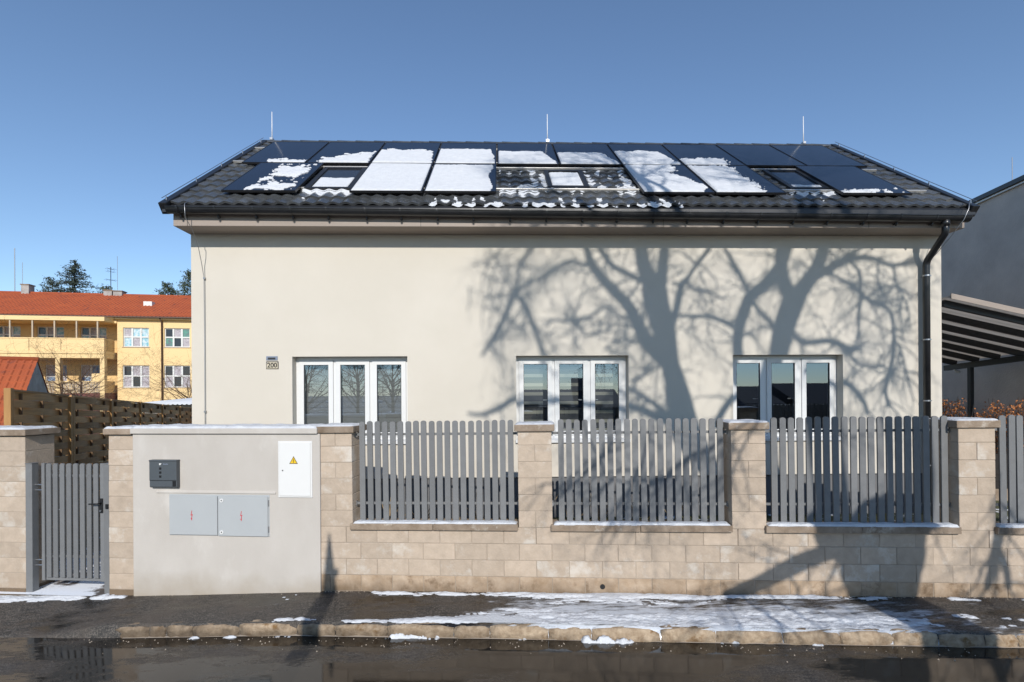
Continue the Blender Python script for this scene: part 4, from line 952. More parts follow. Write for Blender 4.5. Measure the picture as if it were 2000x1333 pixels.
# moss and grit along the wall foot
gr = MB(); rr = random.Random(21)
for k in range(700):
    s = rr.uniform(-4.9, 6.4); t = abs(rr.gauss(0, 0.02)) + 0.004
    if rr.random() < 0.3: t = TK + 0.05 + abs(rr.gauss(0, 0.12))
    p = fp(s, -t); z = float(z_pave(s, t) if t < TK else z_road(s, t)) + 0.002; q = rr.uniform(0.003, 0.011)
    n0 = len(gr.v); a = rr.uniform(0, 6.28)
    for j in range(4): gr.v.append((p.x + q * math.cos(a + j * 1.57) * rr.uniform(.7, 1.2), p.y + q * math.sin(a + j * 1.57), z - 0.003))
    gr.v.append((p.x, p.y, z + q * 0.8)); gr.f += [(n0 + j, n0 + (j + 1) % 4, n0 + 4) for j in range(4)]
tag(gr.build('grit', 'mortar'), 'loose grit along the wall foot and kerb', 'grit', kind='stuff')

# ================================================================== strip between fence and house
st = MB(); rs_ = random.Random(8)
stalk_spots = [(-1.55, -1.2), (-1.1, -1.0), (-0.62, -1.25), (-0.3, -0.9), (0.62, -1.1), (1.0, -1.3), (1.45, -1.0), (2.0, -1.25), (2.5, -1.1)]
for i, (x, y) in enumerate(stalk_spots):
    e = empty('dry_perennial', (x, y, 0.37), label='dry stalks behind the %s, %s' % (('panel under the leftmost window', ['first clump from its left', 'second clump from its left', 'third clump from its left', 'clump nearest its right pillar'][i]) if i < 4 else ('panel between the middle pillars', ['clump nearest its left pillar', 'second clump from its left', 'third clump from its left', 'fourth clump from its left', 'clump nearest its right pillar'][i - 4])), cat='plant', group='dry stalks behind the pickets')
    b = MB()
    for k in range(9):
        a = rs_.uniform(0, 6.28); h = rs_.uniform(0.25, 0.62); sp2 = rs_.uniform(0.05, 0.22)
        b.tube([(0.03 * math.cos(a), 0.03 * math.sin(a), 0), (sp2 * 0.5 * math.cos(a), sp2 * 0.5 * math.sin(a), h * 0.6), (sp2 * 1.3 * math.cos(a), sp2 * 1.3 * math.sin(a), h)], [0.007, 0.006, 0.003], 4)
    b.build('stalks', 'dry_stem', e)
tuft = MB()
for k in range(5200):
    x = rs_.uniform(-2.0, 8.2); y = rs_.uniform(-0.1, -2.3)
    if y < fp((x - F0.x) / FD.x, 0).y + 0.25: continue
    z = z_yard(x, y); h = rs_.uniform(0.03, 0.11); a = rs_.uniform(0, 6.28); dx, dy = math.cos(a) * 0.006, math.sin(a) * 0.006
    lx, ly = rs_.uniform(-.04, .04), rs_.uniform(-.04, .04)
    n0 = len(tuft.v); tuft.v += [(x - dx, y - dy, z), (x + dx, y + dy, z), (x + lx, y + ly, z + h)]; tuft.f.append((n0, n0 + 1, n0 + 2))
M['blade'] = mat('grass_blade', (0.08, 0.11, 0.03), 0.8, (0.15, 0.13, 0.06), 4, 3, 0.8, coord='World')
tag(tuft.build('lawn', 'blade'), 'short winter grass between fence and house', 'grass', kind='stuff')

# ================================================================== woven timber fence on the left
PTS = [(-6.933, -0.956, 2.535), (-7.523, 0.746, 2.449), (-8.112, 2.449, 2.363), (-8.703, 4.151, 2.276), (-9.299, 5.853, 2.195), (-9.884, 7.555, 2.101), (-10.476, 9.258, 2.011)]
wf = empty('woven_fence', (PTS[0][0], PTS[0][1], 0.0), label='tall dark brown woven timber fence along the left boundary', cat='fence')
wo = Vector(PTS[0]); wo.z = 0
rw = random.Random(15)
for i in range(6):
    A = Vector(PTS[i]) - wo; B = Vector(PTS[i + 1]) - wo
    d = (B - A); d.z = 0; L = d.length; d.normalize(); nrm = Vector((d.y, -d.x, 0))       # towards the house
    ang = math.atan2(d.y, d.x); zt0 = Vector(PTS[i]).z; zt1 = Vector(PTS[i + 1]).z; sl = (zt1 - zt0) / L
    pe = MB(); pe.box(-0.035, 0.035, -0.035, 0.035, -0.6, 0.03)
    for kk in (0, 1) if i in (1,) else (0,):
        b = MB(); b.box(-0.04, 0.04, -0.04, 0.04, zt0 - 2.75, zt0 + 0.0 + (0.012 if i in (0, 3) else -0.03)); o = b.build('post', 'wood_post', wf, bevel=0.004); o.location = A * 1.0 + d * (0.09 * kk) - Vector((0, 0, A.z)); o.rotation_euler = (0, 0, ang)
    nb = 24; bh = 2.7 / nb; nseg = 18
    meshes = []
    for sg in (1, -1):
        m_ = MB(); x0, x1 = 0.05, L - 0.05
        for k in range(nseg + 1):
            u = k / nseg; x = x0 + (x1 - x0) * u; y = sg * 0.026 * math.sin(math.pi * 3 * u)
            for yy, zz in ((-0.005, 0), (0.005, 0), (0.005, 1), (-0.005, 1)):
                m_.v.append((x, y + yy, (bh * 1.0) * zz + sl * x))
        for k in range(nseg):
            a = 4 * k
            for q in range(4): m_.f.append((a + q, a + (q + 1) % 4, a + 4 + (q + 1) % 4, a + 4 + q))
        m_.f.append((0, 3, 2, 1)); m_.f.append(tuple(4 * nseg + q for q in range(4)))
        meshes.append(m_.mesh('board', 'wood'))
    for k in range(nb):
        o = inst('board', meshes[k % 2], wf, A - Vector((0, 0, A.z)) + Vector((0, 0, zt0 - 0.03 - bh * (k + 1) + rw.uniform(-.006, .004))), (rw.uniform(-.03, .03), rw.uniform(-.004, .004), ang))
    for u in (1 / 6, 1 / 2, 5 / 6):
        b = MB(); b.box(-0.012, 0.012, -0.017, 0.017, zt0 + sl * L * u - 2.7, zt0 + sl * L * u - 0.05); o = b.build('batten', 'wood_dark', wf); o.location = A - Vector((0, 0, A.z)) + d * (L * u); o.rotation_euler = (0, 0, ang)
    cpm = MB(); cpm.box(0.04, L - 0.04, -0.022, 0.022, -0.028, 0.0); o = cpm.build('top_rail', 'wood', wf); o.location = A - Vector((0, 0, A.z)) + Vector((0, 0, zt0)); o.rotation_euler = (0, -math.atan(sl), ang)

# lean-to with corrugated sheet roof behind it
sh = empty('lean_to_shed', (-10.9, 9.5, -0.5), label='low lean-to with pale snowy corrugated sheet roof behind the woven fence', cat='shed')
b = MB(); b.box(-1.6, 3.0, 0.2, 4.5, 0, 2.60); b.build('wall', 'old_wall', sh)
b = MB(); nx = 96
for k in range(nx + 1):
    x = -1.8 + 5.0 * k / nx; dz = 0.018 * math.cos(2 * math.pi * k / 3.0)
    b.v += [(x, -0.3, 2.64 + dz), (x, 4.8, 2.90 + dz), (x, -0.3, 2.63 + dz)]
for k in range(nx): b.f += [(3 * k, 3 * k + 3, 3 * k + 4, 3 * k + 1), (3 * k + 2, 3 * k + 5, 3 * k + 3, 3 * k)]
b.build('roof_sheet', 'zinc_roof', sh, smooth=True)

# ================================================================== old outbuilding with red roof
ob = empty('outbuilding', (-20.24, 14.3, -0.5), (0, 0, rad(27)), label='old outbuilding with red pantile roof and grey gable at the left edge', cat='outbuilding')
# local: x along the ridge (gable at x=0, building extends to -x), y depth, ridge at y=0,z=4.57
b = MB(); b.box(-9, 0, -2.6, 2.6, 0, 1.9); b.quad((0, -2.6, 1.9), (0, 2.6, 1.9), (0, 0, 4.48)); b.build('wall', 'old_wall', ob)
def pantile(y0, z0, y1, z1, x0, x1, nc, rows):
    m = MB(); per = nc * 6
    for r in range(rows):
        for j in (0, 1):
            u = (r + j) / rows; lift = 0.05 if j == 0 else 0.0
            for k in range(per + 1):
                x = x0 + (x1 - x0) * k / per; m.v.append((x, y0 + (y1 - y0) * u, z0 + (z1 - z0) * u + lift + 0.045 * max(0, math.sin(2 * math.pi * k / 6.0))))
        n0 = r * 2 * (per + 1)
        for k in range(per): m.f.append((n0 + k, n0 + k + 1, n0 + per + 2 + k, n0 + per + 1 + k))
        if r:
            for k in range(per): m.f.append((n0 - per - 1 + k, n0 - per + k, n0 + 1 + k, n0 + k))
    return m
pantile(-3.0, 1.65, 0, 4.57, -9.3, 0.05, 38, 11).build('roof', 'red_tile', ob)
b = MB(); b.quad((-9.3, 0, 4.56), (0.02, 0, 4.56), (0.02, 3.0, 1.65), (-9.3, 3.0, 1.65)); b.build('rear_roof', 'red_tile', ob)
b = MB(); b.tube([(-9.3, 0, 4.56), (0.06, 0, 4.56)], 0.11, 10); b.build('ridge', 'red_tile', ob, smooth=True)
b = MB(); b.box(-0.02, 0.03, 0.3, 1.3, 1.9, 3.05); b.build('opening', 'black', ob)
b = MB(); b.box(-9, -3, -2.72, -2.61, 1.0, 1.7); b.build('white_band', 'win_white', ob)

# ================================================================== yellow school-like building
BA = rad(8); yb = empty('yellow_building', (-32.4, 36, 0), (0, 0, BA), label='yellow two-storey building with loggia and long red tiled roof', cat='building')
def Yp(mb, name, m, parent=None, **k): return mb.build(name, m, parent or yb, **k)
def holes_wall(x0, x1, z0, z1, y, holes, d=0.18):
    m = MB(); xs = sorted(set([x0, x1] + [v for h in holes for v in h[:2]])); zs = sorted(set([z0, z1] + [v for h in holes for v in h[2:]]))
    for i in range(len(xs) - 1):
        for j in range(len(zs) - 1):
            xc, zc = (xs[i] + xs[i + 1]) / 2, (zs[j] + zs[j + 1]) / 2
            if any(h[0] < xc < h[1] and h[2] < zc < h[3] for h in holes): continue
            m.quad((xs[i], y, zs[j]), (xs[i + 1], y, zs[j]), (xs[i + 1], y, zs[j + 1]), (xs[i], y, zs[j + 1]))
    for a, b_, c, e in holes:
        m.quad((a, y, c), (a, y + d, c), (a, y + d, e), (a, y, e)); m.quad((b_, y + d, c), (b_, y, c), (b_, y, e), (b_, y + d, e)); m.quad((a, y + d, e), (b_, y + d, e), (b_, y, e), (a, y, e)); m.quad((a, y, c), (b_, y, c), (b_, y + d, c), (a, y + d, c))
    return m
HU = [(-0.05, 1.98, 6.71, 8.37), (3.21, 5.24, 6.71, 8.37)]; HLo = [(-0.09, 2.0, 3.19, 5.1), (3.17, 5.26, 3.19, 5.1)]
HB = [(-10.6, -8.6, 7.0, 8.5), (-7.37, -5.3, 7.0, 8.5), (-4.03, -2.0, 7.0, 8.5)]; HBL = [(-6.76, -5.1, 3.1, 5.2), (-4.05, -2.5, 3.1, 5.2)]
right = holes_wall(-0.49, 13, -0.8, 9.3, 0, HU + HLo)
right.quad((-0.49, 1.2, -0.8), (-0.49, 0, -0.8), (-0.49, 0, 9.3), (-0.49, 1.2, 9.3)); Yp(right, 'wall', 'yellow_wall')
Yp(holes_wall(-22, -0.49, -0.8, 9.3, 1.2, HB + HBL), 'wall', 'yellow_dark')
b = MB(); b.box(-22, 13, 1.6, 10, -0.8, 9.2); Yp(b, 'inner_core', 'room')
def bwin(h, y, cm, cols=3, rows=2, frame='win_white'):
    x0, x1, z0, z1 = h; f = MB(); t = 0.07
    f.box(x0, x0 + t, y + 0.10, y + 0.16, z0, z1); f.box(x1 - t, x1, y + 0.10, y + 0.16, z0, z1); f.box(x0 + t, x1 - t, y + 0.10, y + 0.16, z1 - t, z1); f.box(x0 + t, x1 - t, y + 0.10, y + 0.16, z0, z0 + t)
    for k in range(1, cols): xx = x0 + (x1 - x0) * k / cols; f.box(xx - 0.07, xx + 0.07, y + 0.095, y + 0.155, z0 + t, z1 - t)
    zz = z0 + (z1 - z0) * 0.52
    if rows == 2:
        for k in range(cols):
            a = x0 + (x1 - x0) * k / cols + 0.07; b_ = x0 + (x1 - x0) * (k + 1) / cols - 0.07
            f.box(a, b_, y + 0.098, y + 0.15, zz - 0.06, zz + 0.06)
    wo_ = Yp(f, 'window', frame)
    for k in range(cols):
        a = x0 + (x1 - x0) * k / cols; b_ = x0 + (x1 - x0) * (k + 1) / cols
        for (c, e) in (((z0, zz), (zz, z1)) if rows == 2 else ((z0, z1),)):
            p = MB(); p.quad((a, y + 0.165, c), (b_, y + 0.165, c), (b_, y + 0.165, e), (a, y + 0.165, e)); Yp(p, 'pane', cm[(k + (1 if c > z0 else 0)) % len(cm)], wo_)
    s_ = MB(); s_.box(x0 - 0.08, x1 + 0.08, y - 0.06, y + 0.09, z0 - 0.06, z0 + 0.004); Yp(s_, 'sill', 'lattice', wo_)
bwin(HU[0], 0, ['curtain_cyan', 'curtain_white', 'curtain_cyan']); bwin(HU[1], 0, ['curtain_green', 'dark_glass', 'curtain_white'])
bwin(HLo[0], 0, ['curtain_white', 'dark_glass', 'curtain_white']); bwin(HLo[1], 0, ['curtain_white', 'dark_glass'])
for h in HB: bwin(h, 1.2, ['curtain_cyan', 'dark_glass', 'curtain_white'], 3, 2, 'win_white')
for h in HBL: bwin(h, 1.2, ['curtain_blue', 'curtain_white'], 2, 2)
b = MB(); b.box(-22, -0.68, -1.42, 1.19, 8.72, 9.06); Yp(b, 'loggia_ceiling', 'yellow_wall')
b = MB(); b.box(-0.68, -0.492, -0.1, 1.19, 8.72, 9.06); Yp(b, 'loggia_ceiling', 'yellow_wall')
b = MB(); b.box(-22, -0.66, -1.5, 1.19, 5.98, 6.20); b.box(-22, -0.70, -1.42, 1.18, 5.62, 5.98); Yp(b, 'balcony_slab', 'yellow_wall')
for a, c in ((-22, -14.6), (-14.55, -10.7), (-10.65, -6.2), (-6.16, -3.9), (-3.86, -0.70)):
    b = MB(); b.box(a, c, -1.42, -1.28, 6.21, 7.20); pp = Yp(b, 'parapet', 'yellow_wall'); b = MB(); b.box(a - 0.02, c + 0.02, -1.46, -1.24, 7.20, 7.28); Yp(b, 'parapet_cap', 'yellow_wall', pp)
b = MB(); b.box(-0.78, -0.70, -1.27, -0.01, 6.21, 7.26)
for k in range(5): b.box(-0.70, -0.68, -1.25 + 0.25 * k, -1.22 + 0.25 * k, 6.25, 7.22)
for k in range(5): b.box(-0.679, -0.665, -1.25, -0.02, 6.35 + 0.2 * k, 6.38 + 0.2 * k)
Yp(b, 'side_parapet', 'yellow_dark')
for s_ in (-12.4, -10.8, -9.2, -7.58, -5.98, -4.39, -2.78, -1.23):
    b = MB(); b.box(s_ - 0.05, s_ + 0.05, -1.36, -1.28, 7.285, 8.715); Yp(b, 'post', 'lattice')
for a, c in ((-11.2, -10.85), (-7.75, -7.4), (-4.31, -3.97), (-1.04, -0.70)):
    b = MB(); b.box(a, c, -1.40, -1.04, -0.8, 5.615); Yp(b, 'column', 'yellow_wall')
for a, c in ((-10.85, -7.75), (-7.40, -4.31), (-3.965, -2.55), (-2.40, -1.045)):
    b = MB(); b.box(a, c, -1.30, -1.24, 2.72, 3.62); pp = Yp(b, 'balcony_panel', 'lattice')
    b = MB(); b.box(a, c, -1.36, -1.18, 3.62, 3.72)
    nl = int((c - a) / 0.22)
    for k in range(nl): b.box(a + 0.22 * k + 0.1, a + 0.22 * k + 0.125, -1.32, -1.30, 2.74, 3.62)
    for k in range(4): b.box(a, c, -1.325, -1.3005, 2.85 + 0.22 * k, 2.875 + 0.22 * k)
    Yp(b, 'lattice', 'yellow_wall', pp)
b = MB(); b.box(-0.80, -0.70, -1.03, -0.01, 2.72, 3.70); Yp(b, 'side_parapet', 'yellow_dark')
b = MB(); b.box(-22, -0.66, -1.38, 1.19, -0.8, 2.70); Yp(b, 'base', 'maroon')
b = MB(); b.box(-1.9, -1.2, -1.0, -0.6, 2.70, 4.35); Yp(b, 'sunlit_pier', 'yellow_wall')
pantile(-0.45, 9.25, 5, 12.05, -22.3, 13.2, 118, 17).build('roof', 'red_tile', yb); rfo = [c for c in yb.children if c.name.startswith('roof')][-1]
b = MB(); b.quad((-22.3, 5, 12.05), (13.2, 5, 12.05), (13.2, 10.4, 9.25), (-22.3, 10.4, 9.25)); Yp(b, 'rear_roof', 'red_tile')
b = MB(); b.tube([(-22.3, 5, 12.07), (13.2, 5, 12.07)], 0.13, 8); Yp(b, 'ridge', 'red_tile', rfo, smooth=True)
b = MB(); b.box(-22.3, 13.2, -0.62, -0.46, 9.16, 9.28); Yp(b, 'gutter', 'brown_metal', bevel=0.04, seg=2)
b = MB(); b.box(-22.3, 13.2, -0.40, 0.0, 9.06, 9.20); Yp(b, 'cornice', 'yellow_wall')
b = MB(); b.tube([(3.05, -0.5, 9.2), (3.05, -0.1, 8.9), (3.05, -0.1, -0.5)], 0.07, 8); Yp(b, 'downpipe', 'brown_metal', smooth=True)
for (a, c, z1) in ((-10.98, -10.36, 12.75), (-4.2, -3.5, 12.40), (-3.4, -2.64, 12.36)):
    b = MB(); b.box(a, c, 4.7, 5.4, 11.7, z1); ch = Yp(b, 'chimney', 'old_wall', rfo); b = MB(); b.box(a - 0.06, c + 0.06, 4.64, 5.46, z1, z1 + 0.09); Yp(b, 'chimney_cap', 'coping', rfo)
for (s_, z0, z1, r) in ((-11.75, 12.1, 16.2, 0.035), (-11.13, 12.1, 14.9, 0.02), (-3.23, 12.1, 15.8, 0.02), (2.2, 12.0, 13.6, 0.012)):
    b = MB(); b.tube([(s_, 5.1, z0), (s_, 5.1, z1)], r, 6); Yp(b, 'roof_rod', 'galv', rfo)
b = MB(); b.tube([(-3.8, 5.1, 12.1), (-3.8, 5.1, 14.75)], 0.03, 6)
for z, n_, w_ in ((14.55, 4, 0.35), (14.3, 3, 0.3), (13.5, 5, 0.45)):
    b.tube([(-3.8 - w_, 5.1, z + 0.1), (-3.8 + w_, 5.1, z - 0.1)], 0.015, 5)
    for k in range(n_): xx = -3.8 - w_ + 2 * w_ * k / (n_ - 1); b.tube([(xx, 4.85, z), (xx, 5.35, z)], 0.010, 4)
Yp(b, 'antenna', 'metal_dark', rfo)
b = MB(); b.box(0.45, 1.15, 2.2, 2.75, 10.55, 11.05); Yp(b, 'roof_hatch', 'win_white', rfo)

# ================================================================== right side: neighbour, carport, hedge
nb_ = empty('neighbour_building', (11.0, 2.0, 0), (0, 0, rad(-6.7)), label='tall grey rendered neighbour building with black roof edge', cat='building')
b = MB(); b.box(0, 9, -0.9, 16, -0.6, 6.75); b.build('wall', 'neigh', nb_)
b = MB(); b.box(-0.10, 9.1, -1.0, 16.1, 6.79, 6.90); b.build('roof_edge', 'metal_black', nb_, bevel=0.01)
b = MB(); b.box(-0.06, 9.06, -0.96, 16.06, 6.752, 6.788); b.build('trim', 'alu', nb_)
b = MB(); b.tube([(0.1, 0.35, 6.88), (0.1, 0.35, 7.48)], 0.008, 6); b.build('lightning_rod', 'galv', nb_)
cpz = lambda y: 3.025 - (y - 1.53) * 0.0636
cpt = empty('carport', (9.0, 2.5, 0.38), label='carport with dark sloping rafters and pale boarded underside', cat='carport')
co_ = Vector((9.0, 2.5, 0.38))
def CPm(mb, name, m, **k):
    mb.v = [(x - co_.x, y - co_.y, z - co_.z) for x, y, z in mb.v]; return mb.build(name, m, cpt, **k)
def obox(mb, P0, P1, w, h):     # beam from P0 to P1 (centre of underside)
    P0, P1 = Vector(P0), Vector(P1); d = (P1 - P0).normalized(); sd = d.cross(Vector((0, 0, 1))).normalized() * (w / 2); u = sd.cross(d).normalized() * h
    if u.z < 0: u = -u
    n = len(mb.v)
    for p in (P0, P1): mb.v += [tuple(p - sd), tuple(p + sd), tuple(p + sd + u), tuple(p - sd + u)]
    mb.f += [(n, n + 1, n + 2, n + 3), (n + 7, n + 6, n + 5, n + 4)] + [(n + i, n + 4 + i, n + 4 + (i + 1) % 4, n + (i + 1) % 4) for i in range(4)]
b = MB(); obox(b, (10.51, -0.02, cpz(-0.02)), (10.565, 3.35, cpz(3.35)), 0.10, 0.12); CPm(b, 'beam', 'metal_dark')
for y in (0.16, 0.69, 1.18, 1.67, 2.15, 2.62, 3.16):
    z1 = cpz(y) + 0.12; b = MB(); obox(b, (7.6, y, z1 + 0.22 * 2.93), (10.62, y, z1 - 0.02), 0.06, 0.11); CPm(b, 'rafter', 'metal_dark')
ys = np.linspace(-0.02, 3.3, 23)
for a, c in zip(ys[:-1], ys[1:]):
    b = MB(); z0 = cpz(a) + 0.235; z1 = cpz(c) + 0.235; k = 0.22 * 2.95; g_ = 0.006
    b.v = [(7.58, a, z0 + k), (10.75, a, z0 - 0.04), (10.75, c - g_, z1 - 0.04), (7.58, c - g_, z1 + k), (7.58, a, z0 + k + 0.022), (10.75, a, z0 - 0.018), (10.75, c - g_, z1 - 0.018), (7.58, c - g_, z1 + k + 0.022)]
    b.f = [(0, 3, 2, 1), (4, 5, 6, 7), (0, 1, 5, 4), (1, 2, 6, 5), (2, 3, 7, 6), (3, 0, 4, 7)]; CPm(b, 'roof_board', 'soffit_wood')
b = MB(); b.v = [(7.58, -0.04, cpz(0) + 0.20 + 0.65), (10.75, -0.04, cpz(0) + 0.16), (10.75, -0.025, cpz(0) + 0.16), (7.58, -0.025, cpz(0) + 0.85), (7.58, -0.04, cpz(0) + 0.94), (10.75, -0.04, cpz(0) + 0.25), (10.75, -0.025, cpz(0) + 0.25), (7.58, -0.025, cpz(0) + 0.94)]
b.f = [(0, 3, 2, 1), (4, 5, 6, 7), (0, 1, 5, 4), (1, 2, 6, 5), (2, 3, 7, 6), (3, 0, 4, 7)]; CPm(b, 'roof_trim', 'fascia')
b = MB(); b.box(10.49, 10.57, 2.65, 2.73, 0.3, cpz(2.69) - 0.001); CPm(b, 'post', 'metal_dark')
b = MB(); b.tube([(10.53, 3.08, cpz(3.08)), (10.53, 3.06, cpz(3.08) - 0.05)], 0.02, 8); b.tube([(10.53, 3.06, cpz(3.08) - 0.04), (10.60, 3.02, cpz(3.08) - 0.06)], 0.028, 8); CPm(b, 'lamp', 'white')
hd = empty('beech_hedge', (10.6, 2.0, 0.38), label='rust brown beech hedge in front of the grey neighbour wall', cat='hedge')
hv = MB(); ht = MB(); rh = random.Random(31)
for k in range(15000):
    y = rh.uniform(-3.0, 6.5); u = rh.random() ** 0.55; top = 1.72 + 0.16 * math.sin(y * 3.1) * math.sin(y * 1.3 + 1) + 0.10 * math.sin(y * 9)
    z = u * top + abs(rh.gauss(0, 0.05)); x = rh.uniform(-0.20, 0.26) * (1 - 0.35 * u)
    a, b2, l = rh.uniform(0, 6.28), rh.uniform(-1.3, 1.3), rh.uniform(0.03, 0.055)
    d = Vector((math.cos(a) * math.cos(b2), math.sin(a) * math.cos(b2), math.sin(b2))); s_ = d.cross(Vector((rh.uniform(-1, 1), rh.uniform(-1, 1), rh.uniform(-1, 1)))).normalized() * l * 0.35
    p = Vector((x, y - 2.0, z)); n0 = len(hv.v); hv.v += [tuple(p), tuple(p + d * l * 0.5 + s_), tuple(p + d * l), tuple(p + d * l * 0.5 - s_)]; hv.f.append((n0, n0 + 1, n0 + 2, n0 + 3))
for k in range(260):
    y = rh.uniform(-3.0, 6.5); x = rh.uniform(-0.15, 0.2); h = rh.uniform(1.4, 1.95)
    ht.tube([(x, y - 2, 0), (x + rh.uniform(-.1, .1), y - 2 + rh.uniform(-.1, .1), h * 0.5), (x + rh.uniform(-.2, .2), y - 2 + rh.uniform(-.25, .25), h)], [0.012, 0.008, 0.003], 4)
hv.build('leaves', 'leaf', hd); ht.build('stems', 'twig', hd)
pb = empty('timber_planter', (8.6, 0.9, 0.38), label='low dark timber planter behind the right picket panels', cat='planter')
for k in range(5):
    b = MB(); b.box(-0.9, 1.9, -0.02, 0.02, 0.22 + 0.13 * k, 0.22 + 0.13 * k + 0.125); b.build('board', 'dark_board', pb)
b = MB(); b.box(-0.95, 1.95, -0.03, 0.6, -0.1, 0.215); b.build('base', 'coping', pb)

# ================================================================== conifers behind the yellow building
def conifer(name, base, h, rad_, seed, label, m, crown_from=0.15, dens=1.0, pine=False):
    e = empty(name, base, label=label, cat='tree', group='conifers beyond the yellow building'); r = random.Random(seed)
    t = MB(); t.tube([(0, 0, 0), (0.1, 0, h * 0.5), (0, 0, h * 0.98)], [h * 0.018, h * 0.011, 0.02], 7); l = MB()
    nlev = int(h * 2.2 * dens)
    for k in range(nlev):
        u = crown_from + (1 - crown_from) * k / nlev; z = h * u
        R = rad_ * ((1 - u) / (1 - crown_from)) ** (0.75 if not pine else 0.45) * r.uniform(0.7, 1.15) + 0.12
        for j in range(r.randint(4, 7)):
            a = r.uniform(0, 6.28); RR = R * r.uniform(0.55, 1.1); dz = -0.22 * RR if not pine else 0.3 * RR
            tip = Vector((math.cos(a) * RR, math.sin(a) * RR, z + dz + 0.15 * RR)); mid = Vector((math.cos(a) * RR * 0.5, math.sin(a) * RR * 0.5, z + dz * 0.5))
            t.tube([(0, 0, z), tuple(mid), tuple(tip)], [0.03, 0.02, 0.008], 3, cap=False)
            nn = int(5 + RR * 12)
            for q in range(nn):
                w_ = (q + 0.5) / nn if not pine else r.uniform(0.55, 1.05)
                p = Vector((0, 0, z)).lerp(tip, w_) + Vector((r.gauss(0, .10), r.gauss(0, .10), r.gauss(0, .07) - 0.05)) * (1.0 if not pine else 1.8)
                d = Vector((r.gauss(0, 1), r.gauss(0, 1), r.gauss(-0.2, 0.6))).normalized(); s_ = d.cross(Vector((r.gauss(0, 1), r.gauss(0, 1), r.gauss(0, 1)))).normalized(); ln = r.uniform(0.16, 0.34)
                n0 = len(l.v); l.v += [tuple(p - s_ * ln * 0.22), tuple(p + s_ * ln * 0.22), tuple(p + d * ln)]; l.f.append((n0, n0 + 1, n0 + 2))
    t.build('trunk', 'bark', e); l.build('crown', m, e)
conifer('spruce_tree', (-58.0, 62, 0), 21.3, 8.5, 1, 'tall pointed dark spruce above the red roof', 'needle', 0.25, 1.5)
conifer('pine_tree', (-61.0, 62, 0), 18.6, 2.6, 2, 'low dark conifer left of the tall spruce', 'needle', 0.5, pine=True)
conifer('pine_tree', (-53.8, 62, 0), 17.6, 1.6, 3, 'small dark conifer top right of the tall spruce', 'pine', 0.6, pine=True)
conifer('pine_tree', (-45.4, 62, 0), 17.9, 2.2, 4, 'loose pine top at the roof ridge near the house wall', 'pine', 0.6, pine=True)
conifer('pine_tree', (-42.2, 62, 0), 19.6, 3.2, 5, 'larger pine crown cut by the cream house wall', 'pine', 0.6, pine=True)

# ================================================================== bare trees
def twigs(mb, p, d, L, r, rng, lvl, k=3, droop=0.0, lim=None):
    n = 4; pts = [p]; rs = [r]; q = p.copy(); dd = d.normalized()
    for i in range(n):
        dd = (dd + Vector((rng.gauss(0, .22), rng.gauss(0, .22), rng.gauss(0, .2) - droop))).normalized()
        q = q + dd * (L / n); pts.append(q.copy()); rs.append(max(r * (1 - 0.8 * (i + 1) / n), 0.0018))
    if lim and not lim(q): return
    mb.tube(pts, rs, k, cap=False)
    if lvl <= 0: return
    for j in range(rng.randint(3, 5)):
        i = rng.randint(1, n); b_ = pts[i]
        nd = (dd + Vector((rng.gauss(0, .75), rng.gauss(0, .75), rng.gauss(0, .65) - droop))).normalized()
        twigs(mb, b_, nd, L * rng.uniform(0.4, 0.65), max(rs[i] * 0.65, 0.002), rng, lvl - 1, k, droop, lim)
def bare_tree(name, base, h, spread, seed, label, group, m='twig', r0=0.16, nl=9, lvl=3, trunk_h=0.25):
    e = empty(name, base, label=label, cat='tree', group=group); rng = random.Random(seed)
    t = MB(); c = MB(); t.tube([(0, 0, -0.3), (0.05, 0.05, h * trunk_h), (0, 0, h * 0.55)], [r0, r0 * 0.8, r0 * 0.4], 8)
    for k in range(nl):
        a = rng.uniform(0, 6.28); z = h * rng.uniform(trunk_h * 0.8, 0.55); up_ = rng.uniform(0.5, 1.4)
        d = Vector((math.cos(a) * spread, math.sin(a) * spread, up_))
        twigs(c, Vector((0, 0, z)), d, h * rng.uniform(0.35, 0.5), r0 * 0.35, rng, lvl, 4)
    t.build('trunk', 'bark', e, smooth=True); c.build('crown', m, e); return e
bare_tree('bare_shrub', (-21.0, 17.5, -0.4), 6.2, 1.5, 51, 'warm brown bare shrub behind the outbuilding roof', 'bare shrubs by the yellow building', r0=0.055, nl=26, lvl=3)
bare_tree('bare_shrub', (-23.6, 19.5, -0.4), 6.6, 1.5, 52, 'bare shrub at the far left edge before the loggia', 'bare shrubs by the yellow building', r0=0.055, nl=26, lvl=3)
bare_tree('bare_shrub', (-15.1, 16.5, -0.5), 5.2, 1.0, 53, 'bare twiggy shrub beside the cream house wall', 'bare shrubs by the yellow building', r0=0.06, nl=24, lvl=3)
for i, (x, y, h) in enumerate(((-7.5, -27, 6.5), (-10.5, -29, 7.0), (-13.5, -27, 6.5), (-4.8, -30, 5.5), (-16.5, -29, 7))):
    bare_tree('bare_tree', (x, y, -0.1), h, 0.8, 60 + i, ['bare tree across the street mirrored in the leftmost window, %s' % w for w in ('middle pane', 'left pane', 'far left edge', 'right pane', 'outside left edge')][i], 'bare trees across the street', m='bark', r0=0.14, nl=22, lvl=3)

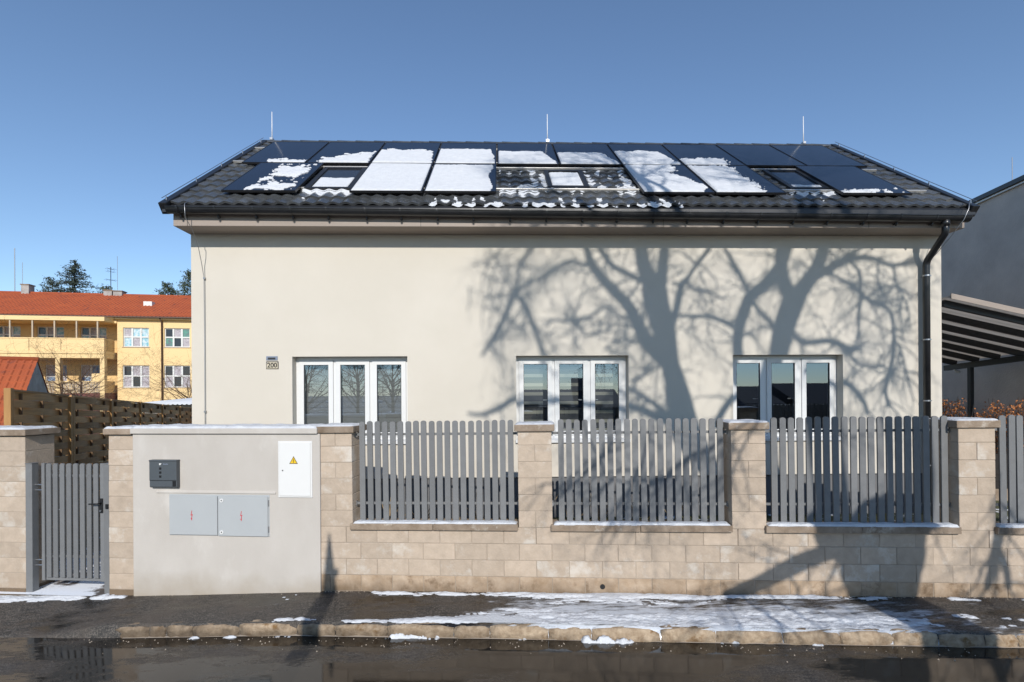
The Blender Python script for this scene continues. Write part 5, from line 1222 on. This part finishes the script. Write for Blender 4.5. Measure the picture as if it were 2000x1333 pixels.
TREE=[
[(4.004,-10,6.943,0.2178),(3.935,-10,7.143,0.2178),(3.857,-10,7.563,0.1879),(3.778,-10,7.907,0.1512),(3.715,-10,8.137,0.142),(3.665,-10,8.366,0.1603),(3.621,-10,8.71,0.1741),(3.519,-10,9.053,0.1832),(3.463,-10,9.328,0.1946),(3.43,-10,9.489,0.1717)],
[(3.452,-10,9.397,0.1373),(3.359,-10.1,9.678,0.119),(3.299,-10.2,9.891,0.1098),(3.264,-10.3,10.218,0.1029)],
[(3.521,-10,9.397,0.1259),(3.569,-9.867,9.556,0.0962),(3.581,-9.733,9.646,0.087),(3.594,-9.6,9.851,0.0802)],
[(3.664,-10,8.183,0.1145),(3.514,-10.113,8.426,0.1328),(3.329,-10.225,8.68,0.1098),(3.213,-10.338,8.98,0.0915),(3.064,-10.45,9.348,0.0869),(2.845,-10.562,9.647,0.08),(2.604,-10.675,9.98,0.073),(2.466,-10.787,10.267,0.0639),(2.42,-10.9,10.532,0.0547)],
[(3.349,-10,9.489,0.0458),(3.174,-9.84,9.473,0.0435),(2.977,-9.68,9.481,0.0411),(2.711,-9.52,9.534,0.0411),(2.583,-9.36,9.609,0.0434),(2.478,-9.2,9.639,0.0411)],
[(3.737,-10,8.778,0.0596),(3.787,-9.9,8.886,0.0642),(3.838,-9.8,9.108,0.0642),(3.889,-9.7,9.308,0.0596),(3.985,-9.6,9.37,0.0413),(4.116,-9.5,9.524,0.0344),(4.236,-9.4,9.632,0.0413),(4.321,-9.3,9.695,0.0459)],
[(2.51,-10.9,10.246,0.0297),(2.466,-11.057,10.34,0.0297),(2.309,-11.214,10.457,0.0274),(2.14,-11.371,10.562,0.0319),(1.97,-11.529,10.553,0.0319),(1.755,-11.686,10.476,0.0296),(1.494,-11.843,10.434,0.0273),(1.325,-12,10.391,0.0409)],
[(1.325,-12,10.391,0.0409),(1.379,-12.075,10.647,0.0341),(1.432,-12.15,10.913,0.0296),(1.576,-12.225,11.18,0.025),(1.675,-12.3,11.356,0.0227)],
[(1.325,-12,10.391,0.0454),(1.514,-12.1,10.205,0.0409),(1.613,-12.2,10.007,0.0432),(1.711,-12.3,9.832,0.0387),(1.809,-12.4,9.588,0.0341),(1.886,-12.5,9.458,0.0273)],
[(1.325,-12,10.391,0.0454),(1.19,-12.3,10.174,0.05),(1.056,-12.6,10.014,0.0545),(0.967,-12.9,9.99,0.0386),(0.879,-13.2,9.99,0.0227)],
[(1.325,-12,10.391,0.0318),(1.152,-12.333,10.85,0.0227),(1.069,-12.667,11.275,0.0182),(1.008,-13,11.632,0.0182)],
[(1.325,-12,10.391,0.0318),(1.036,-12.333,10.51,0.0227),(0.793,-12.667,10.73,0.0181),(0.597,-13,11.019,0.0136)],
[(3.797,-10,7.22,0.0596),(3.673,-10.16,7.396,0.0504),(3.503,-10.32,7.642,0.0412),(3.311,-10.48,7.865,0.0343),(3.118,-10.64,8.064,0.0297),(2.834,-10.8,8.241,0.0228)],
[(3.843,-10,7.151,0.0688),(3.584,-10.2,7.349,0.0687),(3.325,-10.4,7.582,0.0641),(3.113,-10.6,7.769,0.0549),(2.717,-10.8,7.968,0.0457),(2.391,-11,8.098,0.0411),(1.837,-11.2,8.275,0.041),(1.262,-11.4,8.315,0.0409),(1.052,-11.6,8.297,0.0454),(0.751,-11.8,8.279,0.0318),(0.542,-12,8.408,0.0204)],
[(3.023,-10.5,9.477,0.0251),(3.107,-10.4,9.516,0.0229),(3.191,-10.3,9.6,0.0206),(3.229,-10.2,9.731,0.0183)],
[(3.219,-10.4,9.035,0.0274),(3.295,-10.2,9.159,0.0229),(3.324,-10,9.237,0.0183)],
[(3.15,-10.4,9.127,0.0229),(2.938,-10.6,9.232,0.0206),(2.727,-10.8,9.521,0.0228),(2.422,-11,9.444,0.0251),(2.119,-11.2,9.481,0.0205),(1.908,-11.4,9.632,0.0137)],
[(3.172,-10.4,8.944,0.0206),(2.896,-10.65,9.167,0.0183),(2.733,-10.9,9.185,0.0183),(2.433,-11.15,9.226,0.0182),(2.387,-11.4,9.471,0.0137)],
[(3.369,-10.3,8.616,0.0206),(3.045,-10.533,8.831,0.0183),(2.858,-10.767,8.909,0.0183),(2.694,-11,8.918,0.016)],
[(3.589,-10.2,8.242,0.0229),(3.375,-10.4,8.211,0.0183),(3.208,-10.6,8.203,0.016),(3.133,-10.8,8.285,0.0137)],
[(5.275,-10,6.91,0.2187),(5.37,-10,7.208,0.2119),(5.431,-10,7.668,0.1958),(5.48,-10,8.014,0.1751),(5.545,-10,8.313,0.1567),(5.613,-10,8.704,0.1705),(5.72,-10,9.004,0.1752),(5.815,-10,9.257,0.1799)],
[(5.803,-10,9.211,0.1199),(5.67,-10.075,9.458,0.1153),(5.608,-10.15,9.705,0.1152),(5.611,-10.225,9.975,0.1037),(5.624,-10.3,10.222,0.0968)],
[(5.827,-10,9.234,0.1384),(5.962,-9.925,9.379,0.1246),(6.073,-9.85,9.502,0.1154),(6.197,-9.775,9.67,0.1039),(6.274,-9.7,9.908,0.097)],
[(4.879,-9.4,7.586,0.0782),(4.814,-9.489,7.978,0.0828),(4.809,-9.578,8.232,0.0851),(4.822,-9.667,8.44,0.0874),(4.873,-9.756,8.693,0.0874),(4.971,-9.844,9.015,0.092),(5.073,-9.933,9.246,0.092),(5.292,-10.022,9.454,0.0967),(5.488,-10.111,9.685,0.106),(5.602,-10.2,9.87,0.1106)],
[(5.076,-9.7,9.032,0.0368),(5.14,-9.775,8.979,0.0368),(5.274,-9.85,8.88,0.0368),(5.443,-9.925,8.735,0.0415),(5.589,-10,8.612,0.0461)],
[(5.039,-9.8,9.199,0.0437),(4.877,-9.533,9.335,0.0414),(4.716,-9.267,9.448,0.0368),(4.554,-9,9.538,0.0322)],
[(6.131,-9.7,9.446,0.0785),(6.284,-9.57,9.458,0.0693),(6.462,-9.44,9.494,0.0647),(6.639,-9.31,9.519,0.0647),(6.84,-9.18,9.485,0.0463),(7.064,-9.05,9.406,0.0371),(7.218,-8.92,9.268,0.0348),(7.395,-8.79,9.154,0.0325),(7.621,-8.66,9.12,0.0278),(7.799,-8.53,9.052,0.0255),(7.978,-8.4,8.926,0.0209)],
[(6.505,-9.4,9.52,0.0462),(6.636,-9.267,9.554,0.0416),(6.813,-9.133,9.588,0.0324),(6.944,-9,9.634,0.0278)],
[(6.662,-9.3,9.502,0.0278),(6.844,-9.24,9.297,0.0301),(6.861,-9.18,9.011,0.0301),(6.854,-9.12,8.771,0.0324),(6.823,-9.06,8.416,0.0255),(6.816,-9,8.06,0.0208)],
[(6.287,-9.6,9.463,0.0323),(6.462,-9.455,9.317,0.0277),(6.73,-9.309,9.079,0.0347),(6.882,-9.164,8.864,0.0393),(7.057,-9.018,8.648,0.0347),(7.28,-8.873,8.479,0.0301),(7.361,-8.727,8.24,0.0278),(7.37,-8.582,7.885,0.0301),(7.356,-8.436,7.531,0.0371),(7.27,-8.291,7.084,0.0371),(7.184,-8.145,6.683,0.0278),(7.241,-8,6.375,0.0185)],
[(5.706,-10,8.727,0.0415),(5.787,-9.857,8.56,0.0392),(5.938,-9.714,8.346,0.0461),(6.183,-9.571,8.293,0.0485),(6.406,-9.429,8.217,0.0485),(6.722,-9.286,8.002,0.0463),(6.851,-9.143,7.996,0.0278),(6.957,-9,7.979,0.0185)],
[(6.403,-9.4,8.202,0.0347),(6.601,-9.25,7.961,0.0301),(6.775,-9.1,7.696,0.0278),(6.997,-8.95,7.547,0.0255),(7.244,-8.8,7.467,0.0209)],
[(6.06,-9.8,8.021,0.0462),(6.421,-9.64,7.751,0.0416),(6.641,-9.48,7.55,0.0416),(6.791,-9.32,7.326,0.0463),(6.918,-9.16,7.033,0.037),(6.95,-9,6.787,0.0278)],
[(4.808,-9.6,8.519,0.0322),(4.586,-9.45,8.556,0.0391),(4.318,-9.3,8.57,0.0298),(4.05,-9.15,8.492,0.0298),(3.759,-9,8.425,0.0206)],
[(3.723,-9.6,9.278,0.0183),(3.95,-9.56,9.246,0.0229),(4.085,-9.52,9.145,0.0229),(4.337,-9.48,9.078,0.0184),(4.541,-9.44,8.942,0.0161),(4.631,-9.4,8.989,0.0115)],
[(4.901,-9.4,7.402,0.0506),(4.699,-9.5,7.295,0.0506),(4.591,-9.6,7.21,0.0551),(4.506,-9.7,7.103,0.0551),(4.42,-9.8,6.972,0.0505)],
[(7.371,-8.6,7.848,0.0232),(7.506,-8.533,7.535,0.0209),(7.569,-8.467,7.175,0.0209),(7.633,-8.4,6.907,0.0186)],
[(6.964,-9.3,8.866,0.0231),(7.175,-9,8.87,0.0208),(7.433,-8.7,8.759,0.0185),(7.595,-8.4,8.485,0.0139)],
[(7.154,-9,9.264,0.0185),(7.135,-8.8,8.881,0.0185),(7.234,-8.6,8.544,0.0162)],
[(7.388,-8.7,9.107,0.0185),(7.422,-8.567,8.758,0.0185),(7.597,-8.433,8.271,0.0162),(7.63,-8.3,7.829,0.0139)],
[(4.398,-10,6.36,0.1724),(4.482,-10,6.101,0.1776),(4.531,-10,5.591,0.1721),(4.571,-10,5.227,0.172),(4.595,-10,4.864,0.181)],
[(5.313,-10,6.304,0.233),(5.395,-10,6.049,0.2328),(5.434,-10,5.545,0.2327),(5.441,-10,5.187,0.2416),(5.388,-10,4.831,0.2686)],
[(4.49,-10,4.936,0.1959),(4.523,-10,4.721,0.1958),(4.673,-10,4.608,0.2132),(4.839,-10,4.478,0.2305)],
[(5.222,-10,4.94,0.2999),(5.138,-10,4.696,0.3797),(5.063,-10,4.47,0.4331),(5.045,-10,4.311,0.4243),(5.061,-10,4.134,0.3712),(5.068,-10,3.957,0.3447)],
[(4.756,-10,4.534,0.1065),(4.575,-9.85,4.443,0.0889),(4.394,-9.7,4.317,0.0856),(4.212,-9.55,4.182,0.0929),(4.029,-9.4,4.029,0.0985),(3.811,-9.25,3.849,0.0898),(3.592,-9.1,3.669,0.081),(3.406,-8.95,3.524,0.0722),(3.22,-8.8,3.396,0.0543)],
[(3.634,-10,6.088,0.0122),(3.486,-9.909,5.95,0.0147),(3.36,-9.818,5.823,0.0172),(3.139,-9.727,5.639,0.0221),(2.989,-9.636,5.55,0.0246),(2.862,-9.545,5.434,0.0284),(2.735,-9.455,5.294,0.0309),(2.631,-9.364,5.152,0.0272),(2.479,-9.273,5.036,0.0273),(2.327,-9.182,5.033,0.0174),(2.15,-9.091,4.956,0.0112),(1.876,-9,5.02,0.01)],
[(3.687,-9.8,5.991,0.0146),(3.597,-9.72,5.795,0.0147),(3.52,-9.64,5.622,0.0147),(3.453,-9.56,5.449,0.0135),(3.375,-9.48,5.227,0.0122),(3.32,-9.4,4.966,0.011)],
[(2.463,-9.6,5.818,0.0174),(2.358,-9.525,5.374,0.0174),(2.254,-9.45,5.166,0.0149),(2.186,-9.375,4.88,0.0174),(2.166,-9.3,4.618,0.0149)],
[(2.052,-9.6,5.753,0.0174),(1.868,-9.45,5.459,0.0225),(1.682,-9.3,5.213,0.02),(1.46,-9.15,4.944,0.0176),(1.285,-9,4.722,0.0101)],
[(6.316,-9.5,5.081,0.0521),(6.261,-9.45,4.535,0.0608),(6.207,-9.4,4.163,0.0626),(6.153,-9.35,3.878,0.0522),(6.099,-9.3,3.662,0.0418)],
[(6.216,-9.5,4.216,0.0417),(6.302,-9.4,3.951,0.0382),(6.324,-9.3,3.655,0.0347)]]

tr = empty('street_tree', (5.1, -10, -0.1), label='large bare street tree whose shadow falls across the facade', cat='tree')
tk = MB(); cr = MB(); rng = random.Random(77); o_ = Vector((5.1, -10, -0.1))
def T4(b): return [Vector(p[:3]) - o_ for p in b], [p[3] for p in b]
def smooth_path(P, R, n=3):
    q, r = [], []
    for i in range(len(P) - 1):
        p0, p1, p2, p3 = P[max(i - 1, 0)], P[i], P[i + 1], P[min(i + 2, len(P) - 1)]
        for k in range(n):
            t = k / n
            q.append(0.5 * ((2 * p1) + (p2 - p0) * t + (2 * p0 - 5 * p1 + 4 * p2 - p3) * t * t + (3 * p1 - p0 - 3 * p2 + p3) * t ** 3)); r.append(R[i] * (1 - t) + R[i + 1] * t)
    return q + [P[-1]], r + [R[-1]]
for b in TREE:
    P, R = T4(b); R = [v * (1.12 if v > 0.1 else 1.08) * (0.35 if b in (TREE[10], TREE[11]) else 1.0) for v in R]; q, r = smooth_path(P, R); (tk if max(R) > 0.11 else cr).tube(q, r, 10 if max(R) > 0.1 else 6)
def link(a, b_):
    P, R = T4([a, b_]); tk.tube([P[0], P[0].lerp(P[1], .5), P[1]], [R[0], (R[0] + R[1]) / 2, R[1]], 10)
link(TREE[40][0], TREE[0][0]); link(TREE[41][0], TREE[20][0]); link(TREE[40][-1], TREE[42][0]); link(TREE[41][-1], TREE[43][0])
bot = Vector(TREE[43][-1][:3]) - o_
tk.tube([bot + Vector((0, 0, 0.2)), bot * 0.55 + Vector((0.03, 0, 0)), Vector((0, 0, 0.6)), Vector((0, 0, -0.4))], [0.35, 0.36, 0.40, 0.55], 12)
XMIN = 0.50 - 5.1          # keeps the left part of the facade clear of the crown
lim = lambda q: q.x > XMIN + rng.uniform(-0.25, 0.6)
for bi, b in enumerate(TREE):
    P, R = T4(b)
    if max(R) > 0.14: dens = 2.2
    else: dens = 12.0 if 6 <= bi <= 11 else 8.0
    for i in range(len(P) - 1):
        seg = (P[i + 1] - P[i]); L = seg.length
        nt = L * dens; nt = int(nt) + (1 if rng.random() < nt % 1 else 0)
        for k in range(nt):
            p = P[i].lerp(P[i + 1], rng.random()); d = seg.normalized() * 0.6 + Vector((rng.gauss(0, .8), rng.gauss(0, .8), rng.gauss(-0.1, .6)))
            twigs(cr, p, d, rng.uniform(0.45, 1.15), rng.uniform(0.009, 0.022), rng, 2, 3, 0.05, lim)
def upper(p, d, L, r, lvl):
    pts = [p]; rs = [r]; q = p.copy(); dd = d.normalized(); n = 6
    for i in range(n):
        dd = (dd + Vector((rng.gauss(0, .16), rng.gauss(0, .16), 0.10))).normalized(); q = q + dd * L / n; pts.append(q.copy()); rs.append(r * (1 - 0.72 * (i + 1) / n))
    cr.tube(pts, rs, 6)
    for i in range(2, n + 1):
        for k in range(2):
            nd = (dd + Vector((rng.gauss(0, .8), rng.gauss(0, .8), rng.gauss(0.1, .5)))).normalized()
            if pts[i].x < XMIN + 0.6: continue
            if lvl > 0 and rng.random() < 0.75: upper(pts[i], nd, L * 0.5, rs[i] * 0.6, lvl - 1)
            else: twigs(cr, pts[i], nd, rng.uniform(0.6, 1.3), 0.014, rng, 2, 3, 0.03, lim)
for b in TREE:
    P, R = T4(b)
    for a, c, r in ((P[-1], P[-2], R[-1]),):
        if a.z > 9.9 and r > 0.025 and a.x > -3.1: upper(a, (a - c).normalized() + Vector((0, 0, 0.5)), rng.uniform(2.6, 4.2), r, 1)
for k in range(16):          # low hanging twigs under the crown
    p = Vector((rng.uniform(2.0, 7.6), rng.uniform(-12.5, -9.6), rng.uniform(4.6, 5.6))) - o_
    twigs(cr, p, Vector((rng.gauss(0, .5), rng.gauss(0, .3), -0.8)), rng.uniform(1.0, 1.7), 0.012, rng, 2, 3, 0.08)
tk.build('trunk', 'bark', tr, smooth=True); cr.build('crown', 'bark', tr)

# pole across the street: its pointed shadow lies beside the plastered wall
pt = fp(-2.303, 0, 0.686) + SUNV * 7.3
po = empty('street_pole', (pt.x, pt.y, -0.1), label='slim pointed street pole throwing the narrow shadow by the plastered wall', cat='pole')
b = MB(); b.tube([(0, 0, -0.3), (0, 0, pt.z - 0.75), (0, 0, pt.z - 0.35), (0, 0, pt.z + 0.1)], [0.115, 0.105, 0.065, 0.012], 12); b.build('shaft', 'pole', po, smooth=True)
b = MB(); b.box(-0.05, 0.11, -0.04, 0.04, pt.z - 0.42, pt.z - 0.36); b.build('bracket', 'metal_dark', po)

# low houses across the street, mirrored in the right window
for x, y, w_, d_, he, hr, lb in ((17, -33, 9, 8, 1.9, 3.25, 'low house across the street, right one with tall chimney'), (29, -34, 11, 8, 2.0, 3.5, 'low house across the street furthest to the right'), (5.5, -36, 9, 8, 1.8, 3.1, 'low house across the street nearest the street axis')):
    e = empty('opposite_house', (x, y, -0.3), label=lb, cat='house', group='low houses across the street')
    b = MB(); b.box(-w_ / 2, w_ / 2, -d_ / 2, d_ / 2, 0, he); b.build('wall', 'opp_wall', e)
    b = MB(); b.prism_x([(-d_ / 2 - 0.4, he - 0.15), (d_ / 2 + 0.4, he - 0.15), (0, hr)], -w_ / 2 - 0.3, w_ / 2 + 0.3); ro_ = b.build('roof', 'opp_roof', e)
    b = MB(); b.box(1.0, 1.9, -0.4, 0.4, hr - 0.6, hr + 1.0); b.build('chimney', 'opp_wall', ro_)
    for k in range(3):
        b = MB(); b.box(-w_ / 2 + 1 + k * 2.6, -w_ / 2 + 2.2 + k * 2.6, d_ / 2 - 0.02, d_ / 2 + 0.03, 0.8, 1.9); b.build('window', 'dark_glass', e)
